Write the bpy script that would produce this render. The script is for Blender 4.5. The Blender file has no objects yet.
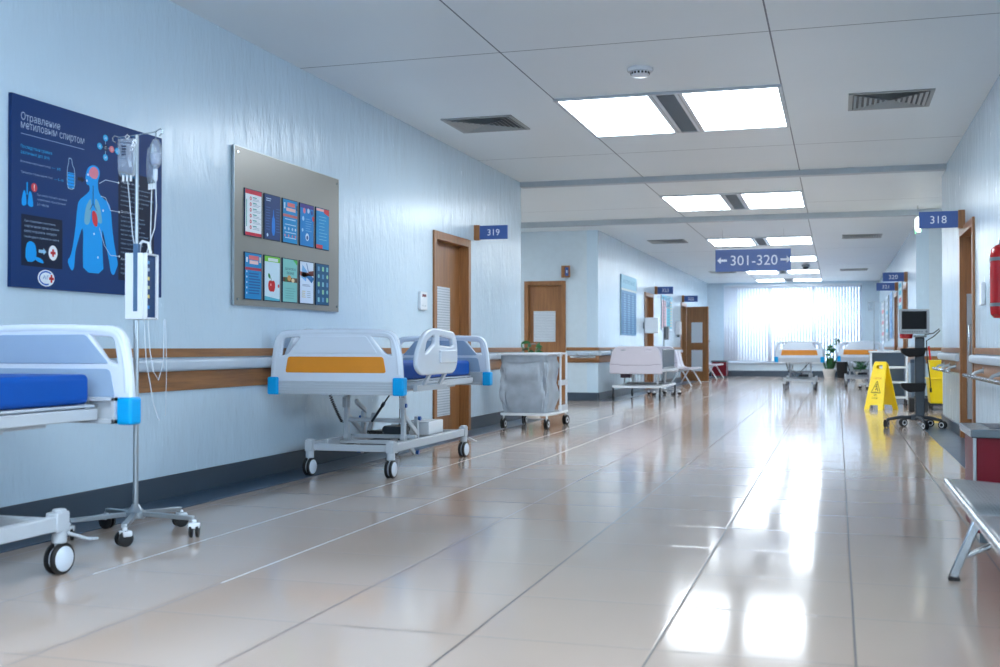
import bpy, bmesh, math, random
from mathutils import Vector, Matrix
random.seed(7)
PI = math.pi
R = math.radians
S = bpy.context.scene
COL = S.collection

# ------------------------------------------------------------------ camera, world, exposure
cam_d = bpy.data.cameras.new('camera')
cam = bpy.data.objects.new('camera', cam_d)
COL.objects.link(cam)
cam.location = (0, 0, 0.95)
cam.rotation_euler = (R(90.68), 0, R(16.77))
cam_d.sensor_width = 36
cam_d.lens = 40.306
cam_d.clip_start = 0.05
cam_d.clip_end = 200
cam_d.dof.use_dof = True
cam_d.dof.focus_distance = 8.5
cam_d.dof.aperture_fstop = 3.0
S.camera = cam

world = bpy.data.worlds.new('world')
S.world = world
world.use_nodes = True
wbg = world.node_tree.nodes['Background']
wbg.inputs['Color'].default_value = (0.70, 0.86, 1.0, 1)
wbg.inputs['Strength'].default_value = 9.0

S.view_settings.view_transform = 'Standard'
S.view_settings.look = 'None'
S.view_settings.gamma = 1
S.view_settings.use_curve_mapping = False
S.view_settings.exposure = 0.15
PANEL_STRENGTH = 14.0
S.cycles.max_bounces = 10
S.cycles.diffuse_bounces = 6
S.cycles.transparent_max_bounces = 16
S.cycles.sample_clamp_indirect = 6

# ------------------------------------------------------------------ materials
def lin(c):
    out = []
    for v in c:
        v = v / 255
        out.append(v / 12.92 if v <= 0.04045 else ((v + 0.055) / 1.055) ** 2.4)
    return out

class N:
    """small node-graph helper"""
    def __init__(self, name):
        self.m = bpy.data.materials.new(name)
        self.m.use_nodes = True
        self.t = self.m.node_tree
        self.b = self.t.nodes['Principled BSDF']
        self.out = self.t.nodes['Material Output']
    def n(self, kind, **kw):
        x = self.t.nodes.new(kind)
        for k, v in kw.items():
            setattr(x, k, v)
        return x
    def l(self, a, b):
        self.t.links.new(a, b)
    def math(self, op, a, b=None, c=None, clamp=False):
        x = self.n('ShaderNodeMath', operation=op, use_clamp=clamp)
        for i, v in enumerate((a, b, c)):
            if v is None:
                continue
            if isinstance(v, (int, float)):
                x.inputs[i].default_value = v
            else:
                self.l(v, x.inputs[i])
        return x.outputs[0]
    def mix(self, f, a, b):
        x = self.n('ShaderNodeMix', data_type='RGBA')
        for s, v in ((x.inputs[0], f), (x.inputs[6], a), (x.inputs[7], b)):
            if isinstance(v, (int, float)):
                s.default_value = v
            elif isinstance(v, (tuple, list)):
                s.default_value = (*v[:3], 1)
            else:
                self.l(v, s)
        return x.outputs[2]
    def coords(self, scale=(1, 1, 1)):
        tc = self.n('ShaderNodeTexCoord')
        mp = self.n('ShaderNodeMapping')
        mp.inputs['Scale'].default_value = scale
        self.l(tc.outputs['Object'], mp.inputs[0])
        return mp.outputs[0]
    def noise(self, vec, scale, detail=3, rough=0.5):
        x = self.n('ShaderNodeTexNoise')
        x.inputs['Scale'].default_value = scale
        x.inputs['Detail'].default_value = detail
        x.inputs['Roughness'].default_value = rough
        self.l(vec, x.inputs['Vector'])
        return x.outputs[0]
    def bump(self, h, strength, dist=0.01, normal=None):
        x = self.n('ShaderNodeBump')
        x.inputs['Strength'].default_value = strength
        x.inputs['Distance'].default_value = dist
        self.l(h, x.inputs['Height'])
        if normal is not None:
            self.l(normal, x.inputs['Normal'])
        return x.outputs[0]

def mat(name, rgb, rough=0.5, metal=0.0, noise=0.06, nscale=12, bump=0.0, coat=0.0, alpha=1.0, spec=0.5):
    g = N(name)
    c = lin(rgb)
    v = g.coords()
    nz = g.noise(v, nscale)
    lo = [x * (1 - noise) for x in c]
    hi = [min(1, x * (1 + noise)) for x in c]
    g.l(g.mix(nz, lo, hi), g.b.inputs['Base Color'])
    g.l(g.math('MULTIPLY_ADD', nz, 0.08, rough - 0.04, clamp=True), g.b.inputs['Roughness'])
    g.b.inputs['Metallic'].default_value = metal
    g.b.inputs['Coat Weight'].default_value = coat
    g.b.inputs['Specular IOR Level'].default_value = spec
    if bump:
        g.l(g.bump(g.noise(v, nscale * 6), bump), g.b.inputs['Normal'])
    if alpha < 1:
        g.b.inputs['Alpha'].default_value = alpha
    return g.m

def emis(name, rgb, strength):
    g = N(name)
    g.b.inputs['Base Color'].default_value = (0.02, 0.02, 0.02, 1)
    g.b.inputs['Emission Color'].default_value = (*rgb, 1)
    g.b.inputs['Emission Strength'].default_value = strength
    return g.m

def wood(name, rgb, axis='Z'):
    g = N(name)
    c = lin(rgb)
    sc = {'Z': (14, 14, 0.8), 'Y': (14, 0.8, 14), 'X': (0.8, 14, 14)}[axis]
    v = g.coords(sc)
    a = g.noise(v, 2.2, 5, 0.6)
    b = g.noise(v, 7.0, 3, 0.6)
    f = g.math('ADD', g.math('MULTIPLY', a, 0.7), g.math('MULTIPLY', b, 0.3))
    f = g.math('MULTIPLY_ADD', f, 2.6, -0.8, clamp=True)
    g.l(g.mix(f, [x * 0.62 for x in c], [min(1, x * 1.25) for x in c]), g.b.inputs['Base Color'])
    g.b.inputs['Roughness'].default_value = 0.38
    g.l(g.bump(b, 0.08), g.b.inputs['Normal'])
    return g.m

M = {}
def wall_paint():
    g = N('satin_plaster')
    v = g.coords((1, 1, 0.35))
    v2 = g.coords((1, 1, 0.22))
    a = g.noise(v, 9, 4, 0.6)
    b = g.noise(v2, 34, 3, 0.6)
    big = g.noise(g.coords(), 0.9, 2)
    c = lin((196, 217, 232))
    g.l(g.mix(big, [x * 0.94 for x in c], [x * 1.04 for x in c]), g.b.inputs['Base Color'])
    g.l(g.math('MULTIPLY_ADD', a, 0.16, 0.16), g.b.inputs['Roughness'])
    h = g.math('ADD', g.math('MULTIPLY', a, 0.8), g.math('MULTIPLY', b, 0.2))
    patch = g.noise(g.coords((1, 1, .6)), 1.3, 2)
    g.l(g.bump(g.math('MULTIPLY', h, g.math('MULTIPLY_ADD', patch, 2.4, -.3, clamp=True)), 0.6, 0.022), g.b.inputs['Normal'])
    return g.m
M['wall'] = wall_paint()
M['wall_plain'] = mat('matt_paint', (196, 211, 221), 0.6, bump=0.02)

def ceiling_mat(xs, ys):
    g = N('ceiling_panels')
    tc = g.n('ShaderNodeTexCoord')
    sp = g.n('ShaderNodeSeparateXYZ')
    g.l(tc.outputs['Object'], sp.inputs[0])
    m = None
    for s, vals, w in ((sp.outputs[0], xs, 0.006), (sp.outputs[1], ys, 0.006)):
        for x in vals:
            d = g.math('ABSOLUTE', g.math('SUBTRACT', s, float(x)))
            k = g.math('LESS_THAN', d, w)
            m = k if m is None else g.math('MAXIMUM', m, k)
    base = lin((224, 232, 236))
    v = g.coords()
    nz = g.noise(v, 0.7)
    g.l(g.mix(m, g.mix(nz, [x * 0.96 for x in base], [x * 1.03 for x in base]), lin((88, 100, 112))), g.b.inputs['Base Color'])
    g.b.inputs['Roughness'].default_value = 0.42
    g.l(g.bump(g.noise(v, 3.0), 0.03, 0.02), g.b.inputs['Normal'])
    return g.m
M['ceiling'] = ceiling_mat([-2.385, -0.44], [3.4, 7.92, 12.45, 17.0, 24.3, 29.0, 33.5])

def floor_mat():
    g = N('polished_tiles')
    tc = g.n('ShaderNodeTexCoord')
    sp = g.n('ShaderNodeSeparateXYZ')
    g.l(tc.outputs['Object'], sp.inputs[0])
    X, Y = sp.outputs[0], sp.outputs[1]
    def cell(s, off, per):
        q = g.math('DIVIDE', g.math('SUBTRACT', s, off), per)
        fr = g.math('FRACT', g.math('ADD', q, 100.5))
        d = g.math('MULTIPLY', g.math('ABSOLUTE', g.math('SUBTRACT', fr, 0.5)), per)
        return g.math('FLOOR', q), d
    cx, dx = cell(X, 0.05, 0.6065)
    cy, dy = cell(Y, 3.511, 0.615)
    jx = g.math('LESS_THAN', dx, 0.0036)
    jy = g.math('LESS_THAN', dy, 0.0027)
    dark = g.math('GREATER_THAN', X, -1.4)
    white = g.math('MULTIPLY', g.math('LESS_THAN', X, -2.1), g.math('MULTIPLY', g.math('GREATER_THAN', X, -3.3), g.math('GREATER_THAN', Y, 4.0)))  # specular shine along two joint rows, painted in as pale lines
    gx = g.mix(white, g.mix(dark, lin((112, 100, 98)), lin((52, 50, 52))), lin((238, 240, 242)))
    comb = g.n('ShaderNodeCombineXYZ')
    g.l(cx, comb.inputs[0]); g.l(cy, comb.inputs[1])
    wn = g.n('ShaderNodeTexWhiteNoise')
    g.l(comb.outputs[0], wn.inputs['Vector'])
    v = g.coords()
    nz = g.noise(v, 1.7, 4)
    f = g.math('ADD', g.math('MULTIPLY', nz, 0.6), g.math('MULTIPLY', wn.outputs['Value'], 0.4))
    c = lin((186, 168, 156))
    tile = g.mix(f, [x * 0.93 for x in c], [x * 1.05 for x in c])
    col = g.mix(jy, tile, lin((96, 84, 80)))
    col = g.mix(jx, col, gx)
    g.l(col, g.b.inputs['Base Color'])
    j = g.math('MAXIMUM', jx, jy)
    g.l(g.math('MULTIPLY_ADD', j, 0.35, g.math('MULTIPLY_ADD', nz, 0.06, 0.075)), g.b.inputs['Roughness'])
    soft = g.n('ShaderNodeMapRange')
    g.l(g.math('MINIMUM', dx, dy), soft.inputs[0])
    soft.inputs[2].default_value = 0.010
    tilt = g.math('MULTIPLY', g.noise(v, 1.1, 2), 0.6)
    nrm = g.bump(tilt, 0.05, 0.02)
    nrm = g.bump(soft.outputs[0], 0.25, 0.002, nrm)
    g.l(nrm, g.b.inputs['Normal'])
    g.b.inputs['IOR'].default_value = 1.55
    return g.m
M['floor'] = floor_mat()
M['strip'] = mat('slate_border', (54, 76, 98), 0.3, noise=0.05, nscale=5)
M['base'] = mat('grey_baseboard', (56, 70, 84), 0.4)
M['beam'] = mat('grey_trim_metal', (172, 182, 190), 0.4)
M['wood'] = wood('warm_wood_upright', (150, 102, 60), 'Z')
M['woodY'] = wood('warm_wood_lengthwise', (150, 102, 60), 'Y')
M['woodX'] = wood('warm_wood_crosswise', (150, 102, 60), 'X')
M['bumper'] = mat('pale_wall_guard', (186, 200, 214), 0.35)
M['panel_light'] = emis('light_panel', (0.84, 0.93, 1.0), PANEL_STRENGTH)
M['alu'] = mat('satin_aluminium', (172, 180, 186), 0.3, 0.9)
M['steel'] = mat('polished_steel', (190, 196, 200), 0.16, 1.0)
M['dark_grille'] = mat('dark_grille', (66, 72, 78), 0.5)
M['grey'] = mat('mid_grey_plastic', (128, 136, 142), 0.45)
M['vent'] = mat('vent_grey', (150, 155, 156), 0.45)
M['white'] = mat('white_plastic', (226, 232, 238), 0.25, noise=0.02, coat=0.2)
M['bedwhite'] = mat('bed_plastic', (214, 224, 236), 0.22, noise=0.02, coat=0.35)
M['bedinner'] = mat('bed_inner_panel', (150, 174, 200), 0.35, noise=0.03)
M['framegrey'] = mat('painted_frame', (186, 194, 202), 0.32, noise=0.03)
M['orange'] = mat('orange_panel', (226, 142, 32), 0.35, noise=0.04)
M['cyan'] = mat('cyan_bumper', (0, 160, 226), 0.36, noise=0.03, spec=0.25)
M['mattress'] = mat('blue_vinyl', (0, 76, 164), 0.5, noise=0.08, bump=0.03, spec=0.2)
M['black'] = mat('black_rubber', (22, 24, 27), 0.5)
M['darkmetal'] = mat('dark_metal', (58, 66, 74), 0.35, 0.4)
M['blueknob'] = mat('blue_knob', (30, 90, 170), 0.35)
M['signblue'] = mat('sign_blue', (54, 88, 156), 0.35, noise=0.02)
M['signwhite'] = mat('sign_lettering', (236, 240, 246), 0.4, noise=0.01)
M['yellow'] = mat('yellow_plastic', (246, 214, 10), 0.32, noise=0.03)
M['red'] = mat('red_enamel', (196, 22, 28), 0.22, noise=0.03, coat=0.4)
M['darkred'] = mat('dark_red_laminate', (112, 16, 34), 0.4, noise=0.12, nscale=6, spec=0.25)
M['slate'] = mat('slate_top', (92, 104, 112), 0.25, noise=0.08)
M['board'] = mat('brushed_board', (138, 136, 130), 0.32, 0.25, noise=0.02, nscale=2)
M['pink'] = mat('pale_pink_plastic', (206, 200, 210), 0.35, noise=0.02)
M['leaf'] = mat('leaf_green', (26, 92, 44), 0.4, noise=0.3)
M['leafpale'] = mat('leaf_pale_green', (100, 160, 120), 0.45, noise=0.25)
M['soil'] = mat('potting_soil', (48, 36, 28), 0.9)
M['pot'] = mat('white_ceramic', (214, 212, 206), 0.35)
M['bag'] = mat('grey_bag_cloth', (164, 176, 188), 0.4, noise=0.3, nscale=7, bump=0.12)
M['screen'] = mat('black_screen', (6, 9, 14), 0.3, spec=0.15)
M['blackcloth'] = mat('black_cloth', (20, 22, 26), 0.8)
def pane_mat(name, tint, gloss_rough, frost):
    g = N(name)
    t = g.n('ShaderNodeBsdfTransparent'); t.inputs[0].default_value = (*tint, 1)
    gl = g.n('ShaderNodeBsdfGlossy'); gl.inputs['Roughness'].default_value = gloss_rough
    fr = g.n('ShaderNodeFresnel'); fr.inputs[0].default_value = 1.45
    nz = g.noise(g.coords(), 8)
    f2 = g.math('MULTIPLY_ADD', nz, 0.02, fr.outputs[0])
    m = g.n('ShaderNodeMixShader')
    g.l(f2, m.inputs[0]); g.l(t.outputs[0], m.inputs[1]); g.l(gl.outputs[0], m.inputs[2])
    last = m
    if frost:
        d = g.n('ShaderNodeBsdfDiffuse'); d.inputs[0].default_value = (0.85, 0.92, 1, 1)
        m2 = g.n('ShaderNodeMixShader'); m2.inputs[0].default_value = frost
        g.l(m.outputs[0], m2.inputs[1]); g.l(d.outputs[0], m2.inputs[2]); last = m2
    g.l(last.outputs[0], g.out.inputs[0])
    return g.m
M['glass'] = pane_mat('window_glass', (0.94, 0.97, 1), 0.02, 0)
M['bagplastic'] = pane_mat('clear_drip_plastic', (0.93, 0.97, 1), 0.1, 0.16)
M['tube'] = pane_mat('clear_tube', (0.9, 0.96, 1), 0.1, 0.6)
def slat_mat():
    g = N('blind_fabric')
    v = g.coords((1, 1, 0.3))
    c = g.mix(g.noise(v, 20), (0.74, 0.79, 0.88), (0.82, 0.86, 0.93))
    d = g.n('ShaderNodeBsdfDiffuse'); tr = g.n('ShaderNodeBsdfTranslucent')
    g.l(c, d.inputs[0]); g.l(c, tr.inputs[0])
    m = g.n('ShaderNodeMixShader'); m.inputs[0].default_value = 0.09
    g.l(d.outputs[0], m.inputs[1]); g.l(tr.outputs[0], m.inputs[2])
    g.l(m.outputs[0], g.out.inputs[0])
    return g.m
M['slat'] = slat_mat()
M['frosted'] = mat('frosted_striped_pane', (206, 214, 222), 0.3, noise=0.02)
M['frost_line'] = mat('pane_stripe', (160, 172, 184), 0.35)

PR = {}
def ink(rgb, rough=0.45):
    k = (rgb, rough)
    if k not in PR:
        PR[k] = mat('print_%02x%02x%02x' % rgb, rgb, rough, noise=0.02, nscale=30, spec=0.2)
    return PR[k]

# ------------------------------------------------------------------ mesh helpers
class MB:
    def __init__(self):
        self.bm = bmesh.new()
        self.mats = []
    def mi(self, m):
        if m is None:
            m = self.cur if hasattr(self, 'cur') else None
        if m not in self.mats:
            self.mats.append(m)
        return self.mats.index(m)
    def face(self, vs, i):
        try:
            f = self.bm.faces.new(vs)
            f.material_index = i
            return f
        except ValueError:
            return None
    def box(self, x0, y0, z0, x1, y1, z1, m=None, mtx=None):
        i = self.mi(m)
        p = [(x0, y0, z0), (x1, y0, z0), (x1, y1, z0), (x0, y1, z0), (x0, y0, z1), (x1, y0, z1), (x1, y1, z1), (x0, y1, z1)]
        if x1 < x0 or y1 < y0 or z1 < z0:
            x0, x1 = sorted((x0, x1)); y0, y1 = sorted((y0, y1)); z0, z1 = sorted((z0, z1))
            p = [(x0, y0, z0), (x1, y0, z0), (x1, y1, z0), (x0, y1, z0), (x0, y0, z1), (x1, y0, z1), (x1, y1, z1), (x0, y1, z1)]
        vs = [self.bm.verts.new(mtx @ Vector(q) if mtx else q) for q in p]
        for q in ((3, 2, 1, 0), (4, 5, 6, 7), (0, 1, 5, 4), (1, 2, 6, 5), (2, 3, 7, 6), (3, 0, 4, 7)):
            self.face([vs[k] for k in q], i)
        return self
    def bar(self, p0, p1, w, h, m=None, up=(0, 0, 1)):
        """rectangular bar from p0 to p1, w sideways, h along up"""
        i = self.mi(m)
        p0, p1 = Vector(p0), Vector(p1)
        d = (p1 - p0).normalized()
        s = d.cross(Vector(up))
        if s.length < 1e-4:
            s = d.cross(Vector((1, 0, 0)))
        s.normalize(); u = s.cross(d)
        vs = []
        for p in (p0, p1):
            for a, b in ((-1, -1), (1, -1), (1, 1), (-1, 1)):
                vs.append(self.bm.verts.new(p + s * a * w / 2 + u * b * h / 2))
        for q in ((0, 1, 2, 3), (7, 6, 5, 4), (0, 4, 5, 1), (1, 5, 6, 2), (2, 6, 7, 3), (3, 7, 4, 0)):
            self.face([vs[k] for k in q], i)
        return self
    def tube(self, pts, r, seg=10, m=None, caps=True, closed=False):
        i = self.mi(m)
        pts = [Vector(p) for p in pts]
        n = len(pts)
        rr = r if isinstance(r, (list, tuple)) else [r] * n
        rings = []
        ref = None
        for k, p in enumerate(pts):
            if closed:
                t = (pts[(k + 1) % n] - pts[k - 1])
            else:
                t = (pts[min(k + 1, n - 1)] - pts[max(k - 1, 0)])
            t.normalize()
            if ref is None:
                ref = Vector((0, 0, 1)) if abs(t.z) < 0.9 else Vector((1, 0, 0))
            a = (ref - t * ref.dot(t))
            if a.length < 1e-5:
                a = t.orthogonal()
            a.normalize(); ref = a
            b = t.cross(a)
            rings.append([self.bm.verts.new(p + (a * math.cos(2 * PI * q / seg) + b * math.sin(2 * PI * q / seg)) * rr[k]) for q in range(seg)])
        rng = range(n if closed else n - 1)
        for k in rng:
            A, B = rings[k], rings[(k + 1) % n]
            for q in range(seg):
                self.face([A[q], A[(q + 1) % seg], B[(q + 1) % seg], B[q]], i)
        if caps and not closed:
            self.face(rings[0][::-1], i); self.face(rings[-1], i)
        return self
    def cyl(self, p0, p1, r, m=None, seg=20, r1=None):
        return self.tube([p0, p1], [r, r if r1 is None else r1], seg, m)
    def lathe(self, prof, c=(0, 0, 0), axis='Z', seg=24, m=None):
        i = self.mi(m)
        c = Vector(c)
        rings = []
        for r, h in prof:
            ring = []
            for q in range(seg):
                a = 2 * PI * q / seg
                x, y = r * math.cos(a), r * math.sin(a)
                v = {'Z': (x, y, h), 'X': (h, x, y), 'Y': (y, h, x)}[axis]
                ring.append(self.bm.verts.new(c + Vector(v)))
            rings.append(ring)
        for A, B in zip(rings, rings[1:]):
            for q in range(seg):
                self.face([A[q], A[(q + 1) % seg], B[(q + 1) % seg], B[q]], i)
        self.face(rings[0][::-1], i); self.face(rings[-1], i)
        return self
    def prism(self, poly, fn, t0, t1, m=None):
        """poly of (u,v); fn(u,v,t) -> xyz"""
        i = self.mi(m)
        A = [self.bm.verts.new(fn(u, v, t0)) for u, v in poly]
        B = [self.bm.verts.new(fn(u, v, t1)) for u, v in poly]
        n = len(poly)
        self.face(A[::-1], i); self.face(B, i)
        for k in range(n):
            self.face([A[k], A[(k + 1) % n], B[(k + 1) % n], B[k]], i)
        return self
    def sheet(self, grid, m=None):
        i = self.mi(m)
        V = [[self.bm.verts.new(p) for p in row] for row in grid]
        for a in range(len(V) - 1):
            for b in range(len(V[0]) - 1):
                self.face([V[a][b], V[a][b + 1], V[a + 1][b + 1], V[a + 1][b]], i)
        return self
    def mesh(self, me, mtx, m=None):
        i = self.mi(m)
        vs = [self.bm.verts.new(mtx @ v.co) for v in me.vertices]
        for p in me.polygons:
            self.face([vs[k] for k in p.vertices], i)
        return self
    def build(self, name, m=None, parent=None, bevel=0, smooth=True, solid=0, fix=True, seg=2):
        if fix:
            bmesh.ops.recalc_face_normals(self.bm, faces=self.bm.faces)
        me = bpy.data.meshes.new(name)
        self.bm.to_mesh(me); self.bm.free()
        for x in self.mats:
            me.materials.append(x if x is not None else m)
        if smooth:
            me.shade_smooth()
            me.set_sharp_from_angle(angle=R(34))
        o = bpy.data.objects.new(name, me)
        COL.objects.link(o)
        if parent is not None:
            o.parent = parent
        if solid:
            md = o.modifiers.new('solid', 'SOLIDIFY'); md.thickness = solid; md.offset = 0
        if bevel:
            md = o.modifiers.new('bevel', 'BEVEL'); md.width = bevel; md.segments = seg
            md.limit_method = 'ANGLE'; md.angle_limit = R(40)
        return o

def tag(o, label, cat=None, group=None):
    o['label'] = label
    if cat: o['category'] = cat
    if group: o['group'] = group
    return o
def struct(o):
    o['kind'] = 'structure'
    return o
def thing(name, label, cat, loc=(0, 0, 0), rz=0, group=None):
    o = bpy.data.objects.new(name, None)
    o.empty_display_size = 0.1
    COL.objects.link(o)
    o.location = loc; o.rotation_euler = (0, 0, rz)
    return tag(o, label, cat, group)
def copy_tree(o, parent=None):
    c = o.copy(); COL.objects.link(c); c.parent = parent
    for ch in o.children:
        copy_tree(ch, c)
    return c

def rounded(pts, r, n=5):
    """round polygon corners; r scalar or list"""
    out = []
    k = len(pts)
    for i in range(k):
        p = Vector(pts[i]); a = Vector(pts[i - 1]); b = Vector(pts[(i + 1) % k])
        rr = r[i] if isinstance(r, (list, tuple)) else r
        da, db = (a - p), (b - p)
        t = min(rr, da.length * 0.49, db.length * 0.49)
        if t < 1e-5:
            out.append(tuple(p)); continue
        s, e = p + da.normalized() * t, p + db.normalized() * t
        for j in range(n + 1):
            u = j / n
            q = s * (1 - u) ** 2 + p * 2 * u * (1 - u) + e * u * u
            out.append((q.x, q.y))
    return out

def plate_mesh(outlines, thick, bev=0.0, res=2):
    """flat curve with holes, filled, bevelled -> mesh in XY, thickness along Z"""
    cu = bpy.data.curves.new('plate', 'CURVE')
    cu.dimensions = '2D'; cu.fill_mode = 'BOTH'
    cu.extrude = max(thick / 2 - bev, 0); cu.bevel_depth = bev; cu.bevel_resolution = res
    for o in outlines:
        sp = cu.splines.new('POLY')
        sp.points.add(len(o) - 1)
        for i, (x, y) in enumerate(o):
            sp.points[i].co = (x, y, 0, 1)
        sp.use_cyclic_u = True
    ob = bpy.data.objects.new('plate', cu)
    COL.objects.link(ob)
    dg = bpy.context.evaluated_depsgraph_get()
    me = bpy.data.meshes.new_from_object(ob.evaluated_get(dg))
    bpy.data.objects.remove(ob); bpy.data.curves.remove(cu)
    return me

_tcache = {}
def text_mesh(body, thick=0.0):
    k = (body, thick)
    if k in _tcache:
        return _tcache[k]
    cu = bpy.data.curves.new('lettering', 'FONT')
    cu.body = body; cu.size = 1.0; cu.resolution_u = 3 if len(body) < 9 else 1
    cu.extrude = thick
    ob = bpy.data.objects.new('lettering', cu)
    COL.objects.link(ob)
    dg = bpy.context.evaluated_depsgraph_get()
    me = bpy.data.meshes.new_from_object(ob.evaluated_get(dg))
    bpy.data.objects.remove(ob); bpy.data.curves.remove(cu)
    xs = [v.co.x for v in me.vertices]; ys = [v.co.y for v in me.vertices]
    _tcache[k] = (me, min(xs), max(xs), min(ys), max(ys))
    return _tcache[k]

class Canvas:
    """printed graphics laid on a flat board: origin, u and v directions, outward normal"""
    def __init__(self, o, u, v, n, mb=None):
        self.o, self.u, self.v, self.n = Vector(o), Vector(u), Vector(v), Vector(n)
        self.mb = mb or MB()
        self.k = 1
        self.step = 0.0004
    def at(self, x, y, k=None):
        return self.o + self.u * x + self.v * y + self.n * self.step * (self.k if k is None else k)
    def up(self):
        self.k += 1
        return self
    def poly(self, pts, rgb):
        i = self.mb.mi(ink(rgb))
        self.mb.face([self.mb.bm.verts.new(self.at(*p)) for p in pts], i)
        return self
    def rect(self, x0, y0, x1, y1, rgb):
        return self.poly([(x0, y0), (x1, y0), (x1, y1), (x0, y1)], rgb)
    def disc(self, x, y, rx, rgb, ry=None, n=20):
        ry = ry or rx
        return self.poly([(x + rx * math.cos(2 * PI * q / n), y + ry * math.sin(2 * PI * q / n)) for q in range(n)], rgb)
    def line(self, pts, w, rgb):
        for (a, b), (c, d) in zip(pts, pts[1:]):
            L = math.hypot(c - a, d - b) or 1e-6
            nx, ny = -(d - b) / L * w / 2, (c - a) / L * w / 2
            self.poly([(a + nx, b + ny), (a - nx, b - ny), (c - nx, d - ny), (c + nx, d + ny)], rgb)
        return self
    def text(self, s, x, y, h, rgb, width=None, center=False):
        me, x0, x1, y0, y1 = text_mesh(s)
        sy = h / (y1 - y0)
        sx = sy if width is None else width / (x1 - x0)
        if center:
            x = x - (x1 - x0) * sx / 2
        i = self.mb.mi(ink(rgb))
        vs = [self.mb.bm.verts.new(self.at(x + (v.co.x - x0) * sx, y + (v.co.y - y0) * sy)) for v in me.vertices]
        for p in me.polygons:
            self.mb.face([vs[k] for k in p.vertices], i)
        return self
    def build(self, name, parent=None):
        return self.mb.build(name, None, parent, smooth=False, fix=False)

def lerp(a, b, t): return a + (b - a) * t

# ================================================================== SETTING
XL, XR = -4.02, 1.25
YE = 36.6
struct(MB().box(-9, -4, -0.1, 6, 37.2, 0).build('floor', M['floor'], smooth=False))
struct(MB().box(-9, -4, 3.13, 6, 14.3, 3.4).build('ceiling', M['ceiling'], smooth=False))
struct(MB().box(-9, 14.3, 3.07, 6, 18.45, 3.4).build('ceiling', M['ceiling'], smooth=False))
struct(MB().box(-9, 18.45, 3.0, 6, 37.2, 3.4).build('ceiling', M['ceiling'], smooth=False))
struct(MB().box(XL, 14.26, 3.062, XR, 14.4, 3.132).build('trim_1', M['beam'], smooth=False, bevel=0.004))
struct(MB().box(-9, 18.38, 2.985, 6, 18.5, 3.072).build('trim_2', M['beam'], smooth=False, bevel=0.004))

def hole_wall(name, x0, x1, y0, y1, z1, holes, m):
    """wall slab whose length runs along Y; holes = (ya, yb, za, zb)"""
    mb = MB()
    y = y0
    for ya, yb, za, zb in sorted(holes):
        mb.box(x0, y, 0, x1, ya, z1)
        if za > 0: mb.box(x0, ya, 0, x1, yb, za)
        mb.box(x0, ya, zb, x1, yb, z1)
        y = yb
    mb.box(x0, y, 0, x1, y1, z1)
    return struct(mb.build(name, m, smooth=False))
D319 = (10.98, 12.06)
D318 = (11.5, 12.62)
D4 = (30.2, 31.15)
D3 = (24.3, 25.35)
D320 = (22.1, 23.2)
D321 = (25.7, 26.7)
hole_wall('wall_left', XL - 0.2, XL, -4, 14.3, 3.2, [(D319[0], D319[1], 0, 2.1)], M['wall'])
hole_wall('wall_left', XL - 0.2, XL, 19.3, 36.8, 3.1, [(D3[0], D3[1], 0, 2.08), (D4[0], D4[1], 0, 2.08)], M['wall'])
SWN = (3.2, 6.6, 0.9, 2.0)  # opening for the added side window, out of view
hole_wall('wall_right', XR, XR + 0.2, -4, 14.9, 3.2, [(D318[0], D318[1], 0, 2.12), SWN], M['wall'])
hole_wall('wall_right', XR, XR + 0.2, 19.7, 36.8, 3.1, [(D320[0], D320[1], 0, 2.08), (D321[0], D321[1], 0, 2.08)], M['wall'])
# alcove walls
struct(MB().box(-9, 14.1, 0, XL - 0.2, 14.3, 3.2).build('wall_alcove_left_near', M['wall_plain'], smooth=False))
mb = MB()
mb.box(-9, 19.3, 0, -5.3, 19.5, 3.1); mb.box(-4.66, 19.3, 0, XL - 0.2, 19.5, 3.1); mb.box(-5.3, 19.3, 2.06, -4.66, 19.5, 3.1)
struct(mb.build('wall_alcove_left_far', M['wall_plain'], smooth=False))
struct(MB().box(-9.1, 14.1, 0, -8.9, 19.5, 3.2).build('wall_alcove_left_end', M['wall_plain'], smooth=False))
struct(MB().box(XR + 0.2, 14.7, 0, 6, 14.9, 3.2).build('wall_alcove_right_near', M['wall_plain'], smooth=False))
struct(MB().box(XR + 0.2, 19.7, 0, 6, 19.9, 3.1).build('wall_alcove_right_far', M['wall_plain'], smooth=False))
struct(MB().box(5.9, 14.1, 0, 6.1, 19.9, 3.2).build('wall_alcove_right_end', M['wall_plain'], smooth=False))
BW = (-3.7, 0.95, 0.7, 2.8)  # opening for an unseen window added behind the camera as daylight fill
mb = MB()
mb.box(-9, -4.2, 0, BW[0], -4, 3.3); mb.box(BW[1], -4.2, 0, 6, -4, 3.3); mb.box(BW[0], -4.2, 0, BW[1], -4, BW[2]); mb.box(BW[0], -4.2, BW[3], BW[1], -4, 3.3)
struct(mb.build('wall_back', M['wall_plain'], smooth=False))
mb = MB()
for x in (BW[0], (BW[0] + BW[1]) / 2 - .03, BW[1] - .06): mb.box(x, -4.15, BW[2], x + .06, -4.05, BW[3])
mb.box(BW[0] + .06, -4.15, BW[2], BW[1] - .06, -4.05, BW[2] + .06); mb.box(BW[0] + .06, -4.15, BW[3] - .06, BW[1] - .06, -4.05, BW[3])
w2 = struct(mb.build('added_window_2', M['white'], smooth=False))
MB().box(BW[0] + .06, -4.11, BW[2] + .06, BW[1] - .06, -4.105, BW[3] - .06).build('pane', M['glass'], w2, smooth=False)  # glass of the added unseen back window
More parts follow.
